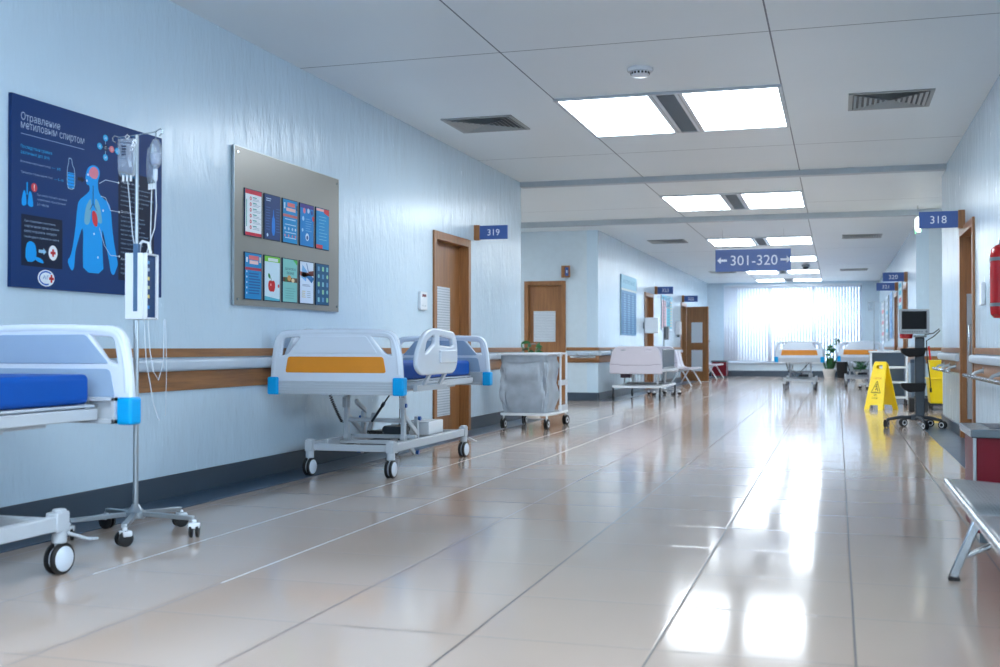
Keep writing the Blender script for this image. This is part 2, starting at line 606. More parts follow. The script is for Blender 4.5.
def portal(name, loc, rot, sx, sy):
    l = bpy.data.lights.new(name, 'AREA'); l.shape = 'RECTANGLE'; l.size = sx; l.size_y = sy
    l.cycles.is_portal = True
    o = bpy.data.objects.new(name, l); COL.objects.link(o); o.location = loc; o.rotation_euler = rot
portal('sky_portal', ((BW[0] + BW[1]) / 2, -4.3, (BW[2] + BW[3]) / 2), (R(90), 0, PI), BW[1] - BW[0], BW[3] - BW[2])
mb = MB()
for y in (SWN[0], (SWN[0] + SWN[1]) / 2 - .03, SWN[1] - .06): mb.box(XR + .08, y, SWN[2], XR + .14, y + .06, SWN[3])
mb.box(XR + .08, SWN[0] + .06, SWN[2], XR + .14, SWN[1] - .06, SWN[2] + .06); mb.box(XR + .08, SWN[0] + .06, SWN[3] - .06, XR + .14, SWN[1] - .06, SWN[3])
w3 = struct(mb.build('added_window_3', M['white'], smooth=False))  # unseen side window, added to brighten the left wall at mid height
MB().box(XR + .105, SWN[0] + .06, SWN[2] + .06, XR + .11, SWN[1] - .06, SWN[3] - .06).build('pane', M['glass'], w3, smooth=False)  # glass of the added unseen side window
portal('sky_portal', (XR + .26, (SWN[0] + SWN[1]) / 2, (SWN[2] + SWN[3]) / 2), (R(90), 0, R(90)), SWN[1] - SWN[0], SWN[3] - SWN[2])
portal('sky_portal', (-1.38, 36.95, 1.66), (R(90), 0, 0), 4.16, 2.4)
WX0, WX1, WZ0, WZ1 = -3.46, 0.70, 0.46, 2.86
mb = MB()
mb.box(XL, YE, 0, WX0, YE + 0.25, 3.1); mb.box(WX1, YE, 0, XR, YE + 0.25, 3.1)
mb.box(WX0, YE, 0, WX1, YE + 0.25, WZ0); mb.box(WX0, YE, WZ1, WX1, YE + 0.25, 3.1)
struct(mb.build('wall_end', M['wall_plain'], smooth=False))
# rooms behind the doors: closed dark niches
for nm, x0, x1, (ya, yb) in (('wall_closet', XL - 0.24, XL - 0.2, D319), ('wall_closet', XL - 0.24, XL - 0.2, D3), ('wall_closet', XL - 1.4, XL - 1.36, D4),
                             ('wall_closet', XR + 0.2, XR + 0.24, D318), ('wall_closet', XR + 0.2, XR + 0.24, D320), ('wall_closet', XR + 0.2, XR + 0.24, D321)):
    struct(MB().box(x0, ya - 0.2, 0, x1, yb + 0.2, 2.4).build(nm, M['wall_plain'], smooth=False))
struct(MB().box(XL - 1.36, D4[0] - 0.24, 0, XL - 0.2, D4[0] - 0.2, 2.4).box(XL - 1.36, D4[1] + 0.2, 0, XL - 0.2, D4[1] + 0.24, 2.4).build('wall_closet', M['wall_plain'], smooth=False))
struct(MB().box(-5.5, 19.5, 0, -4.5, 19.54, 2.3).build('wall_closet', M['wall_plain'], smooth=False))

# floor borders and baseboards
struct(MB().box(XL, -4, -.02, -3.69, 14.3, 0.004).box(XL, 19.3, -.02, -3.69, YE, 0.004).build('trim_3', M['strip'], smooth=False))
struct(MB().box(0.948, -4, -.02, XR, 14.9, 0.004).box(0.948, 19.7, -.02, XR, YE, 0.004).build('trim_4', M['strip'], smooth=False))
def base(side, boxes):
    mb = MB()
    for b in boxes: mb.box(*b)
    struct(mb.build('baseboard_' + side, M['base'], smooth=False, bevel=0.002))
t = 0.018
base('left', [(XL, -4, 0, XL + t, D319[0] - .07, .145), (XL, D319[1] + .07, 0, XL + t, 14.3, .145), (XL, 19.3, 0, XL + t, D3[0] - .07, .145), (XL, D3[1] + .07, 0, XL + t, D4[0] - .07, .145), (XL, D4[1] + .07, 0, XL + t, YE, .145), (XL - .2, 14.3, 0, XL, 14.3 + t, .145)])
base('right', [(XR - t, -4, 0, XR, D318[0] - .07, .115), (XR - t, D318[1] + .07, 0, XR, 14.9, .115), (XR - t, 19.7, 0, XR, D320[0] - .07, .115), (XR - t, D320[1] + .07, 0, XR, D321[0] - .07, .115), (XR - t, D321[1] + .07, 0, XR, YE, .115)])
base('alcove', [(-8.9, 19.3 - t, 0, -5.37, 19.3, .145), (-4.59, 19.3 - t, 0, XL, 19.3, .145), (XR, 19.7 - t, 0, 5.9, 19.7, .145)])
base('end', [(XL, YE - t, 0, XR, YE, .19)])

# wall guards: thin wood strip, pale bumper rail, wood band
def guard(n, ya, yb, side):
    s = 1 if side == 'L' else -1
    X = XL if side == 'L' else XR
    def bx(mb, d0, d1, za, zb): mb.box(min(X + s * d0, X + s * d1), ya, za, max(X + s * d0, X + s * d1), yb, zb)
    mb = MB(); bx(mb, 0, .016, .884, .94); bx(mb, 0, .016, .672, .795)
    struct(mb.build('trim_%d' % n, M['woodY'], smooth=False, bevel=0.002))
    mb = MB()
    prof = rounded([(0, .797), (.05, .797), (.062, .815), (.062, .86), (.045, .875), (0, .875)], .012, 3)
    mb.prism(prof, lambda u, v, t: (X + s * u, t, v), ya, yb)
    struct(mb.build('trim_%d' % (n + 1), M['bumper']))
n = 5
for a, b, sd in ((-4, D319[0] - .07, 'L'), (D319[1] + .07, 14.3, 'L'), (19.3, D3[0] - .07, 'L'), (D3[1] + .07, D4[0] - .07, 'L'), (D4[1] + .07, YE, 'L'),
                 (-4, D318[0] - .07, 'R'), (D318[1] + .07, 14.9, 'R'), (19.7, D320[0] - .07, 'R'), (D320[1] + .07, D321[0] - .07, 'R'), (D321[1] + .07, YE, 'R')):
    guard(n, a, b, sd); n += 2
for (x0, x1, yy) in ((-8.9, -5.37, 19.3), (-4.59, XL, 19.3), (XR, 5.9, 19.7)):
    struct(MB().box(x0, yy - .016, .884, x1, yy, .94).box(x0, yy - .016, .672, x1, yy, .795).build('trim_%d' % n, M['woodX'], smooth=False, bevel=.002))
    struct(MB().box(x0, yy - .03, .797, x1 , yy, .875).build('trim_%d' % (n + 1), M['bumper'], smooth=False, bevel=.008)); n += 2

def handrail(label, p0, p1, wall_dir, nb):
    r = thing('handrail', label, 'handrail', ((p0[0] + p1[0]) / 2, (p0[1] + p1[1]) / 2, 0))
    c = r.location
    q0, q1 = Vector(p0) - c, Vector(p1) - c
    d = (q1 - q0).normalized(); w = Vector(wall_dir)
    MB().tube([q0, q0 + d * .012, q1 - d * .012, q1], [.012, .019, .019, .012], 14).build('rail_tube', M['steel'], r)
    for k in range(nb):
        p = q0.lerp(q1, (k + .5) / nb)
        mb = MB()
        mb.tube([p + Vector((0, 0, -.0)), p + w * .03 + Vector((0, 0, .035)), p + w * .094 + Vector((0, 0, .055))], [.016, .014, .018], 10)
        b = p + w * .092 + Vector((0, 0, .055))
        mb.cyl(b, b + w * .012, .03, None, 16)
        mb.build('bracket', M['alu'], r)
    return r
handrail('long steel tube handrail on the right wall nearest the viewer', (1.135, 0.5, .685), (1.135, 11.3, .685), (1, 0, 0), 9)
handrail('short steel tube handrail on the right wall just past the wooden door 318', (1.135, 12.75, .685), (1.135, 14.8, .685), (1, 0, 0), 3)
handrail('steel tube handrail on the alcove wall right of the wooden door', (-4.5, 19.19, .77), (-4.04, 19.19, .77), (0, 1, 0), 2)

# ---------------------------------------------------------------- doors
def pane_with_lines(mb, fn, u0, u1, v0, v1, t):
    mb.prism([(u0, v0), (u1, v0), (u1, v1), (u0, v1)], fn, t, t + .006, M['frosted'])
    k = v0 + .012
    while k < v1 - .01:
        mb.prism([(u0, k), (u1, k), (u1, k + .008), (u0, k + .008)], fn, t + .006, t + .0075, M['frost_line'])
        k += .028
def door(n, side, ya, yb, top, frame=.065, recess=.09):
    s = 1 if side == 'L' else -1
    X = XL if side == 'L' else XR
    def fn(u, v, t): return (X + s * t, ya + u, v)
    W = yb - ya
    mb = MB()
    # reveal linings and architrave
    for u0, u1 in ((-frame, .02), (W - .02, W + frame)):
        mb.prism([(u0, 0), (u1, 0), (u1, top + frame), (u0, top + frame)], fn, 0, .022)
    mb.prism([(0.02, top - .02), (W - .02, top - .02), (W - .02, top + frame), (.02, top + frame)], fn, 0, .022)
    for u0, u1 in ((0, .02), (W - .02, W)):
        mb.prism([(u0, 0), (u1, 0), (u1, top), (u0, top)], fn, -.15, 0)
    mb.prism([(.02, top - .02), (W - .02, top - .02), (W - .02, top), (.02, top)], fn, -.15, 0)
    d = struct(mb.build('door_%d' % n, M['wood'], smooth=False, bevel=.003))
    lf = MB().prism([(.022, .006), (W - .022, .006), (W - .022, top - .022), (.022, top - .022)], fn, -recess - .045, -recess).build('leaf', M['wood'], d, smooth=False)
    mb = MB()
    pane_with_lines(mb, fn, .18, W - .36, 1.0, 1.60, -recess)
    pane_with_lines(mb, fn, .18, W - .36, .20, .82, -recess)
    mb.build('pane', M['frosted'], d, smooth=False)['label'] = 'white striped glass pane'
    return d, fn, W
d, fn, W = door(1, 'L', *D319, 2.1)
mb = MB()
mb.prism([(W - .16, .92), (W - .12, .92), (W - .12, 1.08), (W - .16, 1.08)], fn, -.09, -.082)
mb.tube([fn(W - .14, 1.02, -.09), fn(W - .14, 1.02, -.05), fn(W - .26, 1.02, -.045)], .009, 10)
mb.build('door_handle', M['steel'], d)
d, fn, W = door(2, 'R', *D318, 2.12)
MB().tube([fn(.12, .82, -.09), fn(.12, .82, .035), fn(.12, 1.16, .035), fn(.12, 1.16, -.09)], .011, 12).build('door_handle', M['steel'], d)
MB().prism([(W - .1, .20), (W - .05, .20), (W - .05, 1.5), (W - .1, 1.5)], fn, -.09, -.04).build('edge_strip', M['alu'], d)
d, fn, W = door(3, 'L', *D3, 2.08)
d, fn, W = door(4, 'R', *D320, 2.08)
d, fn, W = door(5, 'R', *D321, 2.08)
# open door, leaf swung out into the corridor
def fn4(u, v, t): return (XL + t, D4[0] + u, v)
W = D4[1] - D4[0]
mb = MB()
for u0, u1 in ((-.065, .02), (W - .02, W + .065)):
    mb.prism([(u0, 0), (u1, 0), (u1, 2.145), (u0, 2.145)], fn4, -.15, .022)
mb.prism([(.02, 2.06), (W - .02, 2.06), (W - .02, 2.145), (.02, 2.145)], fn4, -.15, .022)
d = struct(mb.build('door_6', M['wood'], smooth=False, bevel=.003))
ang = R(-24)
hx, hy = XL + .03, D4[1] - .03
def fno(u, v, t):
    a = ang
    return (hx + u * .78 * math.cos(a) - t * math.sin(a), hy + u * .78 * math.sin(a) + t * math.cos(a) , v)
MB().prism([(0, .008), (.86, .008), (.86, 2.05), (0, 2.05)], fno, 0, .045).build('leaf', M['wood'], d, smooth=False)
mb = MB()
for v0, v1 in ((1.06, 1.62), (.28, .86)):
    mb.prism([(.2, v0), (.64, v0), (.64, v1), (.2, v1)], fno, -.006, 0, M['frosted'])
mb.build('pane', M['frosted'], d, smooth=False)['label'] = 'white glass pane'
# alcove door (faces the camera)
def fna(u, v, t): return (-5.3 + u, 19.3 - t, v)
mb = MB()
for u0, u1 in ((-.06, .015), (.625, .70)):
    mb.prism([(u0, 0), (u1, 0), (u1, 2.12), (u0, 2.12)], fna, -.15, .022)
mb.prism([(.015, 2.045), (.625, 2.045), (.625, 2.12), (.015, 2.12)], fna, -.15, .022)
d = struct(mb.build('door_7', M['wood'], smooth=False, bevel=.003))
MB().prism([(.017, .006), (.623, .006), (.623, 2.043), (.017, 2.043)], fna, -.09, -.05).build('leaf', M['wood'], d, smooth=False)
mb = MB(); pane_with_lines(mb, fna, .10, .50, 1.04, 1.585, -.05)
mb.build('pane', M['frosted'], d, smooth=False)['label'] = 'white striped glass pane'
MB().tube([fna(.06, 1.0, -.05), fna(.06, 1.0, -.01), fna(.15, 1.0, -.005)], .009, 8).build('door_handle', M['steel'], d)

# ---------------------------------------------------------------- window and blind
mb = MB()
fw = .05
mb.box(WX0, YE + .02, WZ0, WX1, YE + .09, WZ0 + fw); mb.box(WX0, YE + .02, WZ1 - fw, WX1, YE + .09, WZ1)
mb.box(WX0, YE + .02, WZ0, WX0 + fw, YE + .09, WZ1); mb.box(WX1 - fw, YE + .02, WZ0, WX1, YE + .09, WZ1)
for k in (1, 2):
    x = lerp(WX0, WX1, k / 3); mb.box(x - .03, YE + .02, WZ0, x + .03, YE + .09, WZ1)
wn = struct(mb.build('window_1', M['white'], smooth=False, bevel=.004))
MB().box(WX0 + fw, YE + .05, WZ0 + fw, WX1 - fw, YE + .056, WZ1 - fw).build('pane', M['glass'], wn, smooth=False)
MB().box(WX0 - .06, YE - .07, WZ0 - .03, WX1 + .06, YE + .02, WZ0).build('window_sill', M['white'], wn, smooth=False, bevel=.006)
bl = thing('vertical_blind', 'wide white vertical blind across the bright window at the end', 'blind', ((WX0 + WX1) / 2, YE - .10, WZ1 + .04))
hw = (WX1 - WX0) / 2 + .03
MB().box(-hw, -.03, -.03, hw, .03, .03).build('headrail', M['white'], bl, smooth=False, bevel=.006)
nsl = 47
pit = 2 * hw / nsl
slat0 = None
for k in range(nsl):
    x = -hw + pit * (k + .5)
    if slat0 is None:
        mb = MB()
        rows = []
        for q in range(7):
            u = (q / 6 - .5) * .089
            rows.append([(u, .006 * (1 - (2 * q / 6 - 1) ** 2), -2.40), (u, .006 * (1 - (2 * q / 6 - 1) ** 2), -.03)])
        mb.sheet(rows)
        o = mb.build('slat', M['slat'], bl, solid=.0012, fix=False)
        slat0 = o
    else:
        o = slat0.copy(); COL.objects.link(o); o.parent = bl
    o.location = (x, 0, 0)
    a = 23 + 5 * math.exp(-((x - .1) / .9) ** 2) if k > 4 else 8
    o.rotation_euler = (0, 0, R(a + random.uniform(-3, 3)))

# ---------------------------------------------------------------- ceiling lights
def light_fixture(yc, ln, z, label):
    r = thing('ceiling_light', label, 'ceiling light', (-1.412, yc, z), group=None)
    L = ln / 2
    mb = MB()
    e = .035
    mb.box(-.975, -L, -.022, .975, -L + e, 0); mb.box(-.975, L - e, -.022, .975, L, 0)
    mb.box(-.975, -L + e, -.022, -.975 + e, L - e, 0); mb.box(.975 - e, -L + e, -.022, .975, L - e, 0)
    mb.build('frame', M['framegrey'], r, smooth=False, bevel=.003)
    for sx in (-1, 1):
        x0, x1 = sorted((sx * .15, sx * (.975 - e)))
        MB().box(x0, -L + e, -.014, x1, L - e, -.006).build('diffuser', M['panel_light'], r, smooth=False)
    mb = MB()
    mb.box(-.15, -L + e, -.02, -.08, L - e, 0, M['white']); mb.box(.08, -L + e, -.02, .15, L - e, 0, M['white'])
    mb.box(-.12, -L + e, -.0215, -.11, L - e, -.0195, M['grey']); mb.box(.11, -L + e, -.0215, .12, L - e, -.0195, M['grey'])
    mb.box(-.08, -L + e, -.008, .08, L - e, 0, M['dark_grille'])
    k = -L + e + .02
    while k < L - e - .02:
        mb.box(-.08, k, -.016, .08, k + .008, -.008, M['grey']); k += .03
    mb.build('air_slot', M['dark_grille'], r, smooth=False)
    return r
for yc, ln, z, lb in ((-2.6, 1.8, 3.13, 'added unseen twin panel ceiling light behind the viewer'),  # unseen fixture added to raise the brightness
                      (1.8, 1.8, 3.13, 'added unseen twin panel ceiling light above the viewer'),  # unseen fixture added to light the near floor
                      (10.44, 1.8, 3.13, 'largest and nearest twin panel ceiling light, beside the smoke detector'),
                      (16.55, 1.78, 3.07, 'second twin panel ceiling light, in the lower ceiling over the alcoves'),
                      (22.2, 1.6, 3.0, 'third twin panel ceiling light, just behind the hanging 301-320 sign'),
                      (26.75, 1.5, 3.0, 'fourth twin panel ceiling light from the front, half hidden by the hanging sign'),
                      (31.3, 1.5, 3.0, 'fifth twin panel ceiling light, seen below the hanging sign'),
                      (35.3, 1.3, 3.0, 'farthest twin panel ceiling light, close above the window blind')):
    light_fixture(yc, ln, z, lb)

for xx, lb in ((-7.0, 'added unseen twin panel ceiling light inside the left alcove'), (4.2, 'added unseen twin panel ceiling light inside the right alcove')):  # hidden fixtures added to brighten the alcoves
    o = light_fixture(16.55, 1.78, 3.07, lb); o.location.x = xx * 1.12

def vent(x, y, z, w, label):
    r = thing('ceiling_vent', label, 'vent', (x, y, z))
    h = w / 2
    mb = MB()
    mb.box(-h, -h, -.012, h, -h + .035, 0); mb.box(-h, h - .035, -.012, h, h, 0)
    mb.box(-h, -h + .035, -.012, -h + .035, h - .035, 0); mb.box(h - .035, -h + .035, -.012, h, h - .035, 0)
    mb.build('frame', M['vent'], r, smooth=False, bevel=.002)
    MB().box(-h + .03, -h + .03, -.003, h - .03, h - .03, 0).build('backing', M['dark_grille'], r, smooth=False)
    mb = MB()
    n = 7
    for k in range(n):
        a = (h - .045) * (1 - k / n)
        b = a - .022
        # square ring, tilted louvre
        for q in range(4):
            c, s = (1, 0, -1, 0)[q], (0, 1, 0, -1)[q]
            pts = [(a, -a, -.016), (a, a, -.016), (b, b, -.004), (b, -b, -.004)]
            P4 = [(px * c - py * s, px * s + py * c, pz) for px, py, pz in pts]
            i = mb.mi(None)
            mb.face([mb.bm.verts.new(p) for p in P4], i)
    mb.build('louvre', M['vent'], r, smooth=False, solid=.002, fix=False)
for a in ((-3.28, 10.42, 3.13, .70, 'square ceiling vent nearest on the left, above the notice board wall'),
          (.45, 10.42, 3.13, .70, 'square ceiling vent nearest on the right, right of the largest light'),
          (-3.15, 21.75, 3.0, .70, 'square ceiling vent past the alcove on the left side'),
          (.44, 21.75, 3.0, .70, 'square ceiling vent past the alcove on the right side'),
          (-3.0, 31.1, 3.0, .70, 'far left square ceiling vent, just under the hanging sign'),
          (.42, 31.1, 3.0, .70, 'far right square ceiling vent, nearest the end window')):
    vent(*a)

sd = thing('smoke_detector', 'round white smoke detector on the ceiling before the largest light', 'smoke detector', (-1.47, 8.68, 3.13))
MB().lathe([(.075, 0), (.102, -.004), (.102, -.02), (.095, -.03), (.03, -.032)], m=None).build('base_ring', M['white'], sd)
mb = MB()
mb.lathe([(.05, -.03), (.075, -.032), (.072, -.055), (.055, -.066), (.02, -.068)], m=M['white'])
for k in range(16):
    a = 2 * PI * k / 16
    mb.box(.066, -.008, -.052, .0755, .008, -.036, M['black'], Matrix.Rotation(a, 4, 'Z'))
mb.build('sensor_cap', M['white'], sd)

cd = thing('smoke_detector', 'small grey ceiling dome hanging in front of the end window lights', 'smoke detector', (-.75, 28.9, 3.0))
MB().lathe([(.09, 0), (.1, -.01), (.1, -.05), (.09, -.06)]).build('base_ring', M['grey'], cd)
MB().lathe([(.075, -.06), (.07, -.09), (.045, -.115), (.01, -.122)]).build('sensor_cap', M['darkmetal'], cd)

# ---------------------------------------------------------------- room signs
def arrow(mb, fn, x, y, s, d, t, m):
    """solid arrow pointing along d (+1/-1), total length s"""
    h = s * .36; sh = s * .11
    pts = [(x, y - sh), (x + d * (s - h), y - sh), (x + d * (s - h), y - h * .8), (x + d * s, y), (x + d * (s - h), y + h * .8), (x + d * (s - h), y + sh), (x, y + sh)]
    mb.prism(pts, fn, t, t + .001, m)
def room_sign(txt, side, y, z0, wd, h, label):
    s = 1 if side == 'L' else -1
    X = XL if side == 'L' else XR
    r = thing('room_sign', label, 'room sign', (X, y, z0))
    mb = MB(); mb.box(0, -.03, -.008, s * .065, .03, h + .008)
    mb.build('wood_bracket', M['wood'], r, smooth=False, bevel=.003)
    mb = MB(); mb.box(s * .065, -.011, 0, s * wd, .011, h); mb.build('sign_panel', M['signblue'], r, smooth=False, bevel=.002)
    xa, xb = sorted((s * .065, s * wd))
    c = Canvas((xa, -.0115, 0), (1, 0, 0), (0, 0, 1), (0, -1, 0))
    c.text(txt, (xb - xa) / 2, h * .27, h * .46, (232, 238, 248), center=True)
    c2 = Canvas((xb, .0115, 0), (-1, 0, 0), (0, 0, 1), (0, 1, 0), c.mb)
    c2.text(txt, (xb - xa) / 2, h * .27, h * .46, (232, 238, 248), center=True)
    c.build('number', r)
room_sign('319', 'L', 12.32, 2.19, .40, .158, 'blue room sign reading 319 beside the left wooden door')
room_sign('318', 'R', 12.3, 2.17, .44, .17, 'blue room sign reading 318 above the right wooden door')
room_sign('323', 'L', 25.7, 2.16, .42, .17, 'blue room sign above the half closed far left doorway, nearer of two')
room_sign('322', 'L', 30.4, 2.16, .42, .17, 'blue room sign above the open wooden door, farthest on the left wall')
room_sign('320', 'R', 22.0, 2.16, .44, .17, 'blue room sign reading 320 on the far right wall')
room_sign('321', 'R', 25.5, 2.16, .44, .17, 'blue room sign reading 321, farthest on the right wall')
r = thing('room_sign', 'small square wood framed sign right of the alcove door top', 'room sign', (-4.56, 19.3, 2.17))
MB().box(-.10, -.10, 0, -.035, 0, .21).build('wood_bracket', M['wood'], r, smooth=False, bevel=.003)
MB().box(-.035, -.095, .0, .055, -.06, .21).build('sign_frame', M['wood'], r, smooth=False, bevel=.003)
MB().box(-.028, -.1, .03, .03, -.095, .18).build('sign_panel', M['signblue'], r, smooth=False)
c = Canvas((-.028, -.1005, .03), (1, 0, 0), (0, 0, 1), (0, -1, 0)); c.rect(.018, .05, .042, .10, (200, 214, 236)); c.build('symbol', r)

# hanging direction sign
r = thing('hanging_sign', 'wide blue hanging sign reading 301-320 with arrows both ways', 'hanging sign', (-1.41, 20.0, 3.0))
SW, SH, ZT = 1.29, .385, -.345
MB().box(-SW / 2, -.02, ZT - SH, SW / 2, .02, ZT).build('sign_panel', M['signblue'], r, smooth=False)
MB().box(-SW / 2 - .004, -.026, ZT, SW / 2 + .004, .026, ZT + .02).build('top_rail', M['white'], r, smooth=False)
for sx in (-1, 1):
    MB().cyl((sx * .52, 0, ZT + .02), (sx * .52, 0, 0), .0025, None, 6).build('wire', M['alu'], r)
for sgn, nv in ((1, -1), (-1, 1)):
    c = Canvas((-sgn * SW / 2, nv * .0205, ZT - SH), (sgn, 0, 0), (0, 0, 1), (0, nv, 0))
    c.text('301-320', SW / 2 + .02, .105, .175, (225, 234, 250), width=.80, center=True)
    def fs(u, v, t): return tuple(c.at(u, v))
    for x, d in ((.20, -1), (SW - .175, 1)):
        s_ = .17; h_ = .065; k_ = .019; y_ = .195
        c.poly([(x, y_ - k_), (x + d * (s_ - h_), y_ - k_), (x + d * (s_ - h_), y_ + k_), (x, y_ + k_)], (225, 234, 250))
        c.poly([(x + d * (s_ - h_), y_ - .06), (x + d * s_, y_), (x + d * (s_ - h_), y_ + .06)], (225, 234, 250))
    c.build('lettering', r)

# lit exit sign under the lower beam (seen edge-on)
r = thing('exit_sign', 'lit green and white exit box under the ceiling, seen edge on behind sign 318', 'exit sign', (1.165, 17.9, 3.07))
MB().box(-.03, -.16, -.42, .03, .16, -.18).build('housing', M['white'], r, smooth=False, bevel=.004)
MB().cyl((0, 0, -.18), (0, 0, 0), .008).build('stem', M['alu'], r)
for s_ in (-1, 1):
    MB().box(s_ * .030, -.15, -.36, s_ * .034, .15, -.19).build('lit_face', emis('exit_glow_white', (.95, 1, .95), 3), r, smooth=False)
    MB().box(s_ * .030, -.15, -.41, s_ * .034, .15, -.36).build('lit_strip', emis('exit_glow_green', (.2, .9, .4), 2), r, smooth=False)
MB().box(-.028, -.166, -.41, .028, -.16, -.19).build('end_glow', emis('exit_glow_end', (1, .98, .88), 3), r, smooth=False)

# ================================================================== LEFT WALL: poster and notice board
BLUE, NAVY, SKY, PALE = (6, 50, 106), (3, 22, 52), (0, 156, 234), (150, 200, 232)
r = thing('medical_poster', 'large navy blue poster with light blue human figure on left wall', 'poster', (XL + .002, 4.70, 1.254))
MB().box(0, 0, 0, .02, 1.315, .985).build('panel', ink((16, 46, 94)), r, smooth=False)
c = Canvas((.0201, 0, 0), (0, 1, 0), (0, 0, 1), (1, 0, 0))
c.rect(0, 0, 1.315, .985, BLUE).up()
BODY = [(0.655, 0.719), (0.699, 0.707), (0.711, 0.674), (0.689, 0.628), (0.694, 0.586), (0.705, 0.563), (0.735, 0.541), (0.791, 0.521), (0.809, 0.487), (0.819, 0.416), (0.826, 0.36), (0.846, 0.275), (0.869, 0.205), (0.879, 0.176), (0.863, 0.146), (0.84, 0.106), (0.81, 0.121), (0.8, 0.171), (0.781, 0.227), (0.758, 0.296), (0.735, 0.365), (0.731, 0.336), (0.736, 0.223), (0.746, 0.11), (0.566, 0.11), (0.561, 0.209), (0.565, 0.32), (0.556, 0.361), (0.519, 0.275), (0.498, 0.218), (0.494, 0.177), (0.488, 0.122), (0.468, 0.11), (0.447, 0.133), (0.432, 0.165), (0.457, 0.188), (0.477, 0.244), (0.497, 0.341), (0.511, 0.452), (0.523, 0.502), (0.591, 0.545), (0.619, 0.569), (0.617, 0.596), (0.591, 0.6), (0.586, 0.621), (0.58, 0.634), (0.586, 0.662), (0.605, 0.7)]
def sm(pts, n=1):
    for _ in range(n):
        out = []
        for i in range(len(pts)):
            a, b = pts[i], pts[(i + 1) % len(pts)]
            out += [(a[0] * .75 + b[0] * .25, a[1] * .75 + b[1] * .25), (a[0] * .25 + b[0] * .75, a[1] * .25 + b[1] * .75)]
        pts = out
    return pts
c.poly(sm(BODY), SKY)
c.poly([(0.072, 0.378), (0.39, 0.378), (0.392, 0.113), (0.074, 0.114)], NAVY)
c.poly([(0.878, 0.722), (1.235, 0.722), (1.235, 0.085), (0.882, 0.085)], NAVY)
c.up()
c.poly(sm([(0.612, 0.68), (0.644, 0.709), (0.688, 0.701), (0.697, 0.672), (0.678, 0.641), (0.645, 0.639), (0.612, 0.652)]), (226, 132, 150))
LUN = (116, 180, 206)
c.poly(sm([(0.624, 0.528), (0.635, 0.509), (0.629, 0.424), (0.614, 0.378), (0.577, 0.374), (0.571, 0.404), (0.585, 0.475)]), LUN)
c.poly(sm([(0.672, 0.534), (0.663, 0.512), (0.672, 0.436), (0.686, 0.402), (0.731, 0.39), (0.723, 0.449), (0.701, 0.51)]), LUN)
c.line([(0.648, .60), (0.648, .50)], .007, (20, 70, 130))
c.line([(0.648, .50), (0.62, .46)], .006, (20, 70, 130)); c.line([(0.648, .50), (0.685, .46)], .006, (20, 70, 130))
c.up()
c.poly(sm([(0.637, 0.453), (0.659, 0.463), (0.686, 0.437), (0.691, 0.382), (0.669, 0.368), (0.642, 0.398)]), (222, 58, 66))
c.poly(sm([(0.106, 0.225), (0.139, 0.247), (0.177, 0.231), (0.186, 0.193), (0.186, 0.174), (0.172, 0.137), (0.103, 0.135)]), SKY)
c.poly(sm([(0.166, 0.165), (0.19, 0.165), (0.228, 0.157), (0.248, 0.133), (0.2, 0.139), (0.176, 0.15)]), SKY)
c.rect(.203, .188, .24, .205, PALE); c.poly([(.24, .178), (.262, .196), (.24, .215)], PALE)
c.disc(.315, .195, .036, (238, 240, 246), .04)
c.disc(.262, .058, .066, (230, 238, 246), .044, 28)
c.up()
c.rect(.308, .175, .322, .215, (214, 50, 58)); c.rect(.295, .188, .335, .202, (214, 50, 58))
arc = [(.262 + .052 * math.cos(a / 10) , .058 + .034 * math.sin(a / 10)) for a in range(8, 52)]
c.line(arc, .008, (30, 96, 190)); c.text('АГ', .235, .052, .02, (60, 120, 190), .05)
c.rect(.296, .036, .310, .078, (214, 60, 60)); c.rect(.284, .050, .322, .064, (214, 60, 60))
W_, C_ = (150, 178, 208), (40, 170, 226)
c.text('Отравление', .065, .850, .052, (170, 188, 212), .302)
c.text('метиловым спиртом', .065, .806, .044, (170, 188, 212), .503)
c.line([(.066, .790), (.568, .790)], .0035, (140, 170, 205))
c.text('Последствия приема', .066, .712, .022, C_, .236)
c.text('различных доз (мл)', .066, .682, .022, C_, .217)
c.text('Возможен смертельный исход', .063, .640, .014, W_, .226); c.text('— 30', .30, .642, .013, C_, .07)
c.text('Тяжелое отравление глаз', .067, .585, .014, W_, .24); c.text('— 5-10', .32, .585, .013, C_, .075)
for k, (s, w) in enumerate((('При отказе больного дыхания', .236), ('смертельный период дыхания', .226), ('2-3 часов', .09))):
    c.text(s, .188, .482 - k * .024, .014, W_, w)
for k, (s, w) in enumerate((('При отравлении метиловым', .24), ('спиртом нужно срочно промыть', .268), ('рвоту и промыть желудок', .25), ('Необходимо обратиться к врачу', .27))):
    c.text(s, .094, .338 - k * .027, .014, W_, w)
# bottle outline with level marks
bt = sm([(0.437, 0.722), (0.463, 0.722), (0.466, .69), (0.489, 0.664), (0.489, 0.565), (0.458, 0.553), (0.425, 0.562), (0.425, 0.664), (.437, .69)])
c.poly([(.43, .562), (.484, .562), (.484, .645), (.43, .645)], SKY)
c.up(); c.line(bt + bt[:1], .004, (170, 210, 236))
for k in range(5): c.line([(.43, .57 + k * .017), (.484, .57 + k * .017)], .003, (30, 70, 120))
c.rect(.512, .612, .545, .630, (8, 18, 40)); c.poly([(.545, .602), (.572, .621), (.545, .640)], (8, 18, 40))
